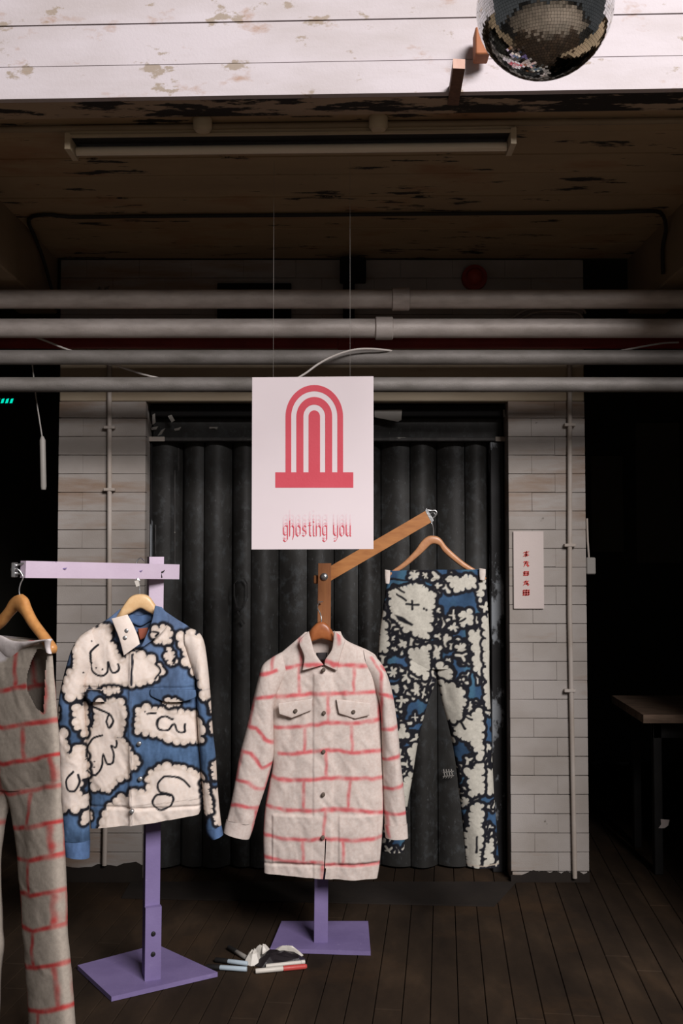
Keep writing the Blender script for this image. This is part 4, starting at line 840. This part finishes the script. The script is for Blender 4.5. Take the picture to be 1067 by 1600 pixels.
# ------------------------------------------------------------------ doodle painted trousers
def tz(p): return (560 + p[0] / 2.857, 820 + p[1] / 2.857)
def TP(l): return [(tz(a), tz(c)) for a, c in l]
BLUEZ = [(400, 340, 62), (150, 605, 50), (515, 730, 62), (450, 1010, 46), (560, 1300, 44), (545, 390, 30), (590, 960, 30), (270, 900, 48), (180, 505, 34), (430, 470, 28), (265, 820, 25), (170, 240, 24), (575, 300, 20), (410, 560, 24)]
BIG = [[(140, 300), (260, 260), (330, 310), (320, 420), (300, 500), (200, 460), (150, 400)], [(100, 370), (120, 470), (130, 560), (90, 560)], [(365, 700), (450, 720), (470, 780), (430, 870), (390, 860), (370, 780)],
 [(420, 880), (540, 820), (545, 900), (540, 1040), (500, 960), (430, 930)], [(480, 1090), (540, 1060), (550, 1180), (500, 1200)], [(570, 1090), (610, 1090), (610, 1190), (565, 1180)], [(560, 420), (590, 400), (590, 820), (570, 800)],
 [(480, 1380), (510, 1240), (545, 1240), (530, 1510), (485, 1510)], [(560, 1420), (590, 1400), (585, 1490), (565, 1500)], [(390, 240), (500, 230), (520, 270), (430, 290)], [(520, 260), (560, 250), (540, 340)], [(500, 480), (550, 460), (550, 660), (520, 640)],
 [(230, 560), (310, 540), (300, 680), (240, 640)], [(360, 620), (400, 640), (410, 690), (370, 680)], [(200, 1150), (240, 1100), (230, 1240), (210, 1240)], [(215, 930), (190, 880), (180, 940)], [(230, 1000), (280, 960), (250, 1080)], [(450, 400), (490, 380), (495, 430), (460, 450)]]
def trouser_pat(x, y):
    P = np.stack([(x - 560) * 2.857, (y - 820) * 2.857], -1)
    P = P + 7 * np.stack([vnoise(P[:, 0] / 22, P[:, 1] / 22, 83), vnoise(P[:, 0] / 22, P[:, 1] / 22, 84)], -1)
    c = np.array((0.036, 0.078, 0.15))[None] * (1 + 0.8 * vnoise(P[:, 0] / 60, P[:, 1] / 60, 81)[:, None]) * np.ones((len(x), 1))
    tq = sstep(0.0, 0.3, vnoise(P[:, 0] / 70, P[:, 1] / 70, 82))[:, None] * 0.5; c = c * (1 - tq) + np.array((0.07, 0.18, 0.25)) * tq
    rs = np.random.RandomState(12); W_ = np.array((0.50, 0.475, 0.41))
    items = [(p, None) for p in BIG]
    for _ in range(430):
        cx, cy = rs.uniform(80, 640), rs.uniform(195, 1530)
        if any((cx - a) ** 2 + (cy - b_) ** 2 < (r * 0.72) ** 2 for a, b_, r in BLUEZ): rs.rand(3); continue
        n = rs.randint(3, 7); rad = rs.uniform(5.5, 10.5); t0 = rs.uniform(0, 6.28)
        items.append((None, [(cx, cy, cx + math.cos(t0 + 6.28 * q / n) * rad * rs.uniform(0.8, 3.4), cy + math.sin(t0 + 6.28 * q / n) * rad * rs.uniform(0.8, 3.4), rad * rs.uniform(0.7, 1.2)) for q in range(n)]))
    rs.shuffle(items)
    items = [i for i in items if i[0] is None] + [i for i in items if i[0] is not None]
    for poly, circ in items:
        if poly is not None:
            d = scallop(P, poly, 12, rs)
        else:
            d = np.min([seg_d(P, (a, b_), (a2, b2)) - r for a, b_, a2, b2, r in circ], 0)
        c = airbrush(c, 1 - sstep(4, 10, np.abs(d - 4.5)), INK)
        ins = (1 - sstep(-4, -1, d))[:, None]; c = c * (1 - ins) + W_ * (1 + 0.1 * vnoise(P[:, 0] / 40, P[:, 1] / 40, 5)[:, None]) * ins
    for s in ([(470, 900), (450, 870), (470, 845), (500, 860)], [(330, 390), (365, 420), (350, 470)], [(370, 400), (385, 440), (365, 480)], [(440, 430), (470, 415)], [(525, 1380), (520, 1450)], [(555, 1330), (580, 1310), (570, 1350)],
              [(210, 350), (265, 355)], [(238, 335), (236, 375)], [(285, 372), (285, 374)], [(296, 378), (297, 380)], [(130, 240), (250, 250), (330, 280)], [(150, 270), (200, 300)], [(170, 310), (210, 335)]):
        c = airbrush(c, 1 - sstep(3, 7, line_d(P, s)), INK)
    c = airbrush(c, 1 - sstep(-2, 4, poly_sd(P, [(160, 400), (190, 408), (240, 440), (235, 448), (180, 425)])), INK)
    c = airbrush(c, 0.8 * (1 - sstep(1, 4, np.abs(P[:, 1] - 1508))) * (P[:, 0] > 470), (0.5, 0.42, 0.34))
    return np.clip(c, 0.004, 0.9)
YT = 3.93
t = empty('painted_trousers', at(680, 1350, YT)); tag(t, 'blue and cream doodle painted trousers hanging before the shutter', 'trousers')
hip = TP([((128, 212), (566, 206)), ((120, 300), (574, 300)), ((105, 400), (580, 400)), ((92, 500), (584, 500)), ((88, 600), (584, 600)), ((95, 640), (584, 640))])
ribbon('hips', hip, YT, (0.03, 0.045, 0.053, 0.055, 0.050, 0.036), trouser_pat, t, 130, 150, 20, 0.012, 91)
ribbon('leg', TP([((90, 560), (352, 560)), ((95, 640), (350, 640)), ((105, 700), (343, 705)), ((110, 800), (308, 800)), ((118, 960), (268, 960)), ((118, 1120), (242, 1120)), ((108, 1280), (216, 1280)), ((100, 1455), (204, 1455))]), YT, (0.036, 0.054, 0.052, 0.045, 0.042, 0.04, 0.038, 0.035), trouser_pat, t, 280, 80, 16, 0.014, 92)
ribbon('leg', TP([((335, 560), (585, 560)), ((340, 640), (584, 650)), ((358, 720), (586, 740)), ((375, 800), (590, 830)), ((405, 910), (593, 920)), ((430, 1040), (597, 1040)), ((447, 1180), (604, 1180)), ((463, 1320), (614, 1320)), ((480, 1520), (628, 1522))]), YT, (0.036, 0.054, 0.052, 0.045, 0.042, 0.04, 0.038, 0.035), trouser_pat, t, 300, 84, 16, 0.014, 93)
ribbon('waistband', TP([((124, 205), (570, 198)), ((126, 222), (568, 214)), ((122, 244), (570, 236))]), YT, 0.034, trouser_pat, t, 16, 150, 20, 0.006, 94)
wp = lambda x, y: np.clip(np.array((0.62, 0.55, 0.50))[None] * np.ones((len(x), 1)), 0, 1)
for (x0, x1, y0, y1) in ((117, 142, 200, 262), (538, 568, 194, 246)):
    o = ribbon('waist_tab', TP([((x0, y0), (x1, y0 + 4)), ((x0, (y0 + y1) / 2), (x1, (y0 + y1) / 2)), ((x0 + 3, y1), (x1 - 4, y1 + 2))]), YT - 0.03, 0.007, wp, t, 20, 12, 6, 0.003, 95, cap=True); o['label'] = 'white folded corner of the waistband'
hanger('coat_hanger', 'tan wooden hanger carrying the doodle painted trousers',
    [((604, 897), (606, 903)), ((628, 880), (632, 887)), ((648, 860), (653, 870)), ((658, 846), (664, 860)), ((668, 838), (672, 852)), ((678, 837), (678, 850)), ((688, 841), (686, 853)), ((700, 856), (694, 864)), ((725, 878), (721, 886)), ((750, 894), (746, 900)), ((760, 903), (755, 908))],
    YT - 0.006, M['hanger_brown'], [(677, 840, YT - 0.006), (677, 828, YT - 0.006), (675, 819, YT - 0.01), (670, 812, YT - 0.01), (671, 804, YT - 0.02), (677, 801, YT - 0.03), (681, 806, YT - 0.03)], 0.010)

# ------------------------------------------------------------------ brick patterned jumpsuit, far left
KY = -0.0023
YU = lambda px: 3.10 + KY * (px - 33)
nU = Vector((-0.75, -0.66, 0)).normalized()
def uz(p): return (p[0] / 2.58, 980 + p[1] / 2.58)
def UP(l): return [(uz(a), uz(c)) for a, c in l]
UL = [[(-200, 240), (-60, 245), (60, 255), (140, 235)], [(-200, 385), (-50, 380), (60, 398), (150, 385), (240, 370)], [(-200, 520), (-30, 520), (60, 545), (150, 530), (245, 510)], [(-180, 640), (0, 640), (60, 668), (150, 655), (250, 632)],
 [(-150, 790), (0, 775), (65, 803), (150, 803), (250, 780)], [(80, 925), (160, 935), (255, 915)], [(90, 1055), (170, 1075), (258, 1055)], [(105, 1195), (175, 1215), (262, 1195)], [(115, 1355), (190, 1362), (265, 1350)], [(125, 1530), (200, 1535), (280, 1525)],
 [(98, 105), (108, 240)], [(35, 260), (38, 395)], [(132, 388), (140, 530)], [(35, 545), (30, 665)], [(228, 520), (235, 635)], [(150, 665), (150, 800)], [(68, 800), (82, 925)], [(232, 785), (240, 920)], [(155, 935), (160, 1070)], [(108, 1070), (112, 1200)], [(245, 1060), (248, 1200)], [(172, 1215), (178, 1360)], [(125, 1370), (135, 1530)], [(250, 1360), (268, 1525)], [(195, 1540), (198, 1640)],
 [(200, 180), (205, 340)], [(150, 60), (185, 45)], [(-60, 260), (-60, 390)], [(-10, 400), (-10, 520)], [(-100, 530), (-100, 640)]]
up_ = brick_pat(UL, 7.0, (0, 980), 2.58, np.array((0.37, 0.32, 0.27)) , (0.46, 0.04, 0.04), 100)
def jumper(x, y):
    c = up_(x, y); P = np.stack([x * 2.58, (y - 980) * 2.58], -1)
    f = 0.75 * (1 - sstep(-6, 10, poly_sd(P, [(-200, 0), (0, 20), (90, 70), (60, 130), (20, 140), (-30, 120), (-200, 80)])))
    c = airbrush(c, f, (0.62, 0.58, 0.60)); f = sstep(222, 238, P[:, 0] - (P[:, 1] - 200) * 0.028) * (P[:, 1] < 2000)
    c = airbrush(c, 0.8 * sstep(205, 225, P[:, 0] - np.clip(P[:, 1] - 200, 0, 2000) * 0.042), (0.60, 0.53, 0.47)) if False else c
    return c
t = empty('jumpsuit', at(20, 1600, 3.10)); tag(t, 'sleeveless grey jumpsuit with red brick lines at the left edge', 'jumpsuit')
arm_cut = [uz(p) for p in [(172, 85), (205, 90), (206, 345), (180, 320), (150, 250), (148, 190), (160, 130)]]
body = UP([((-250, 10), (200, 55)), ((-252, 60), (210, 90)), ((-240, 200), (218, 200)), ((-215, 360), (230, 360)), ((-200, 500), (240, 500)), ((-195, 600), (244, 600)), ((-150, 655), (246, 655))])
neck2 = [uz(p) for p in [(-260, -30), (-120, 10), (-40, 40), (0, 46), (60, 74), (110, 72), (190, 50), (215, 30), (215, -30)]]
ribbon('body', body, YU, (0.022, 0.034, 0.036, 0.036, 0.035, 0.020), jumper, t, 190, 150, 24, 0.009, 101, power=0.3, n=tuple(nU), cut=lambda x, y: poly_in(np.stack([x, y], -1), arm_cut))
ribbon('leg', UP([((8, 600), (247, 620)), ((18, 650), (247, 700)), ((44, 700), (248, 740)), ((62, 780), (249, 800)), ((78, 880), (252, 900)), ((95, 1050), (258, 1060)), ((110, 1250), (262, 1250)), ((125, 1450), (278, 1450)), ((133, 1640), (292, 1640))]), YU, (0.022, 0.034, 0.036, 0.036, 0.036, 0.036), jumper, t, 250, 90, 16, 0.009, 102, power=0.3, n=tuple(nU))
ribbon('leg', UP([((-192, 600), (72, 620)), ((-192, 650), (64, 655)), ((-194, 700), (42, 710)), ((-200, 800), (18, 810)), ((-215, 950), (0, 960)), ((-210, 1200), (6, 1200)), ((-205, 1290), (12, 1290)), ((-200, 1400), (-2, 1400)), ((-200, 1600), (-10, 1600))]), lambda px: YU(px) + 0.01, (0.020, 0.034, 0.034, 0.034, 0.034), jumper, t, 120, 50, 12, 0.009, 103, power=0.3, n=tuple(nU))
WP = lambda x, y: np.clip(np.array((0.62, 0.56, 0.55))[None] * (1 + 0.2 * vnoise(x / 9, y / 9, 105)[:, None]), 0, 1) * np.ones((len(x), 1))
ribbon('neck_facing', UP([((-250, -30), (-250, 60)), ((-120, 0), (-120, 90)), ((0, 32), (0, 110)), ((45, 52), (45, 128)), ((90, 58), (85, 92)), ((150, 52), (150, 66)), ((205, 46), (205, 56))]), lambda px: YU(px) - 0.045, 0.008, WP, t, 90, 26, 8, 0.008, 104, n=tuple(nU), cap=True)['label'] = 'white folded neckline facing'
ribbon('shoulder_strap', UP([((180, 50), (206, 52)), ((184, 75), (200, 82)), ((190, 100), (206, 108))]), lambda px: YU(px) - 0.05, 0.008, WP, t, 20, 12, 6, 0.003, 106, n=tuple(nU), cap=True)
hanger('coat_hanger', 'orange wooden hanger carrying the grey jumpsuit',
    [((-58, 1012), (-54, 1018)), ((-40, 998), (-36, 1006)), ((-5, 968), (1, 982)), ((12, 950), (15, 966)), ((20, 936), (24, 957)), ((31, 928), (29, 954)), ((40, 932), (36, 960)), ((46, 948), (41, 966)), ((56, 968), (50, 980)), ((76, 995), (66, 1000)), ((86, 1010), (76, 1016)), ((84, 1021), (77, 1021))],
    lambda px: YU(px) - 0.008, M['hanger_orange'], [(31, 932, 3.09), (30, 922, 3.09), (32, 912, 3.09), (36, 902, 3.09), (31, 892, 3.09), (25, 889, 3.09), (21, 893, 3.095)], 0.016, tuple(nU))

# ------------------------------------------------------------------ table in the right room
TYF = 4.62; ztop = 0.77; a = at(1005, 1117, TYF); b_ = at(968, 1089, 5.10)
ztop = a.z; x0 = a.x
t = empty('work_table', (x0 + 0.7, 5.0, 0)); tag(t, 'worn timber topped table in the dark right room', 'table')
obj('tabletop', MB().prism([(x0, TYF, ztop), (x0 + 1.5, TYF, ztop), (x0 + 1.5, 5.25, ztop), (b_.x, 5.25, ztop)], (0, 0, -0.038)), M['table_wood'], t)
for (lx_, ly) in ((x0 + 0.09, TYF + 0.1), (x0 + 1.4, TYF + 0.1), (x0 + 0.12, 5.15), (x0 + 1.4, 5.15)):
    obj('leg', MB().box((lx_ - 0.02, ly - 0.02, 0), (lx_ + 0.02, ly + 0.02, ztop - 0.038), 0.003), M['black'], t)
obj('apron', MB().box((x0 + 0.07, TYF + 0.08, ztop - 0.12), (x0 + 1.42, TYF + 0.10, ztop - 0.038)), M['black'], t)
p = at(1038, 1287, TYF + 0.04)
tag(obj('paper_scrap', MB().prism([at(x, y, TYF + 0.078) for x, y in ((1032, 1280), (1046, 1281), (1044, 1290), (1038, 1294), (1029, 1294), (1033, 1288))], (0, 0.002, 0)), M['sign_paper']), 'small white scrap stuck to the dark table leg', 'paper')

# ------------------------------------------------------------------ markers and bag on the floor
def gz(p): return (310 + p[0] / 5.616, 1460 + p[1] / 5.616)
def marker(a, c, frac, bodym, capm, label, r=0.0085, lift=0.0, tipm=None):
    pa = at(*gz(a), floor_y(gz(a)[1])); pc = at(*gz(c), floor_y(gz(c)[1]))
    pa.z = r + 0.001 + lift; pc.z = r + 0.001 + lift * 0.6; t = empty('paint_marker', (pa + pc) / 2); tag(t, label, 'marker', 'paint markers on the floor')
    m_ = pa + (pc - pa) * frac
    obj('cap', MB().sweep([pa, pa + (m_ - pa) * 0.08, m_], [r * 0.75, r * 1.05, r * 1.08], 12), capm, t, smooth=True)
    obj('barrel', MB().sweep([m_, m_ + (pc - m_) * 0.03, m_ + (pc - m_) * 0.97, pc], [r * 0.8, r, r, r * 0.85], 12), bodym, t, smooth=True)
marker((145, 245), (430, 280), 0.40, M['lightblue'], M['black'], 'pale blue marker with black cap, upper of the two blue ones')
marker((70, 308), (425, 330), 0.33, M['lightblue'], M['black'], 'pale blue marker with black cap, nearest the lilac base', 0.009)
marker((262, 135), (420, 228), 0.45, M['grey_plastic'], M['black'], 'grey marker with black cap pointing up and left behind the blue ones')
marker((950, 304), (500, 348), 0.46, M['offwhite'], M['redcap'], 'white marker with long red cap, frontmost on the right', 0.009)
marker((935, 262), (590, 300), 0.10, M['offwhite'], M['offwhite'], 'all white marker just behind the red capped one', 0.0075)
def crumple(name, pts, z, amp, mat, label, cat, seed):
    P_ = [gz(p) for p in pts]; cx = sum(p[0] for p in P_) / len(P_); cy = sum(p[1] for p in P_) / len(P_)
    r = random.Random(seed); mb = MB(); n = len(P_); rings = 4; V = []
    for k in range(rings + 1):
        f = 1 - k / (rings + 0.3)
        for (x, y) in P_:
            w = at(cx + (x - cx) * f, cy + (y - cy) * f, floor_y(cy + (y - cy) * f)); w.z = 0.002 + (z * (1 - f ** 2) + r.uniform(0, amp)) * (0.4 + 0.6 * (k > 0)); V.append(w)
    fs = [(k * n + i, k * n + (i + 1) % n, (k + 1) * n + (i + 1) % n, (k + 1) * n + i) for k in range(rings) for i in range(n)] + [tuple(rings * n + i for i in range(n))]
    V2 = [Vector((v.x, v.y, 0.001)) for v in V[:n]]; b0_ = len(V); V += V2
    fs += [(i, b0_ + i, b0_ + (i + 1) % n, (i + 1) % n) for i in range(n)] + [tuple(b0_ + i for i in range(n - 1, -1, -1))]
    mb.add(V, fs); return tag(obj(name, mb, mat), label, cat)
crumple('plastic_pouch', [(470, 270), (520, 200), (560, 170), (650, 165), (760, 180), (880, 195), (940, 230), (930, 265), (800, 280), (640, 290), (560, 300)], 0.022, 0.012, M['bag'], 'crumpled black pouch lying among the markers by the purple base', 'pouch', 4)
crumple('crumpled_paper', [(400, 265), (430, 215), (490, 190), (545, 205), (560, 240), (530, 275), (460, 282)], 0.034, 0.012, M['offwhite'], 'crumpled off white paper in the middle of the markers', 'paper', 5)
crumple('paper_strip', [(480, 172), (560, 160), (640, 165), (600, 195), (560, 205), (545, 185)], 0.03, 0.010, M['offwhite'], 'white torn strip lying over the back of the black pouch', 'paper', 6)
crumple('paper_strip', [(640, 165), (780, 172), (920, 188), (900, 200), (780, 185), (660, 178)], 0.032, 0.004, M['offwhite'], 'long thin pale strip along the back edge of the black pouch', 'paper', 7)
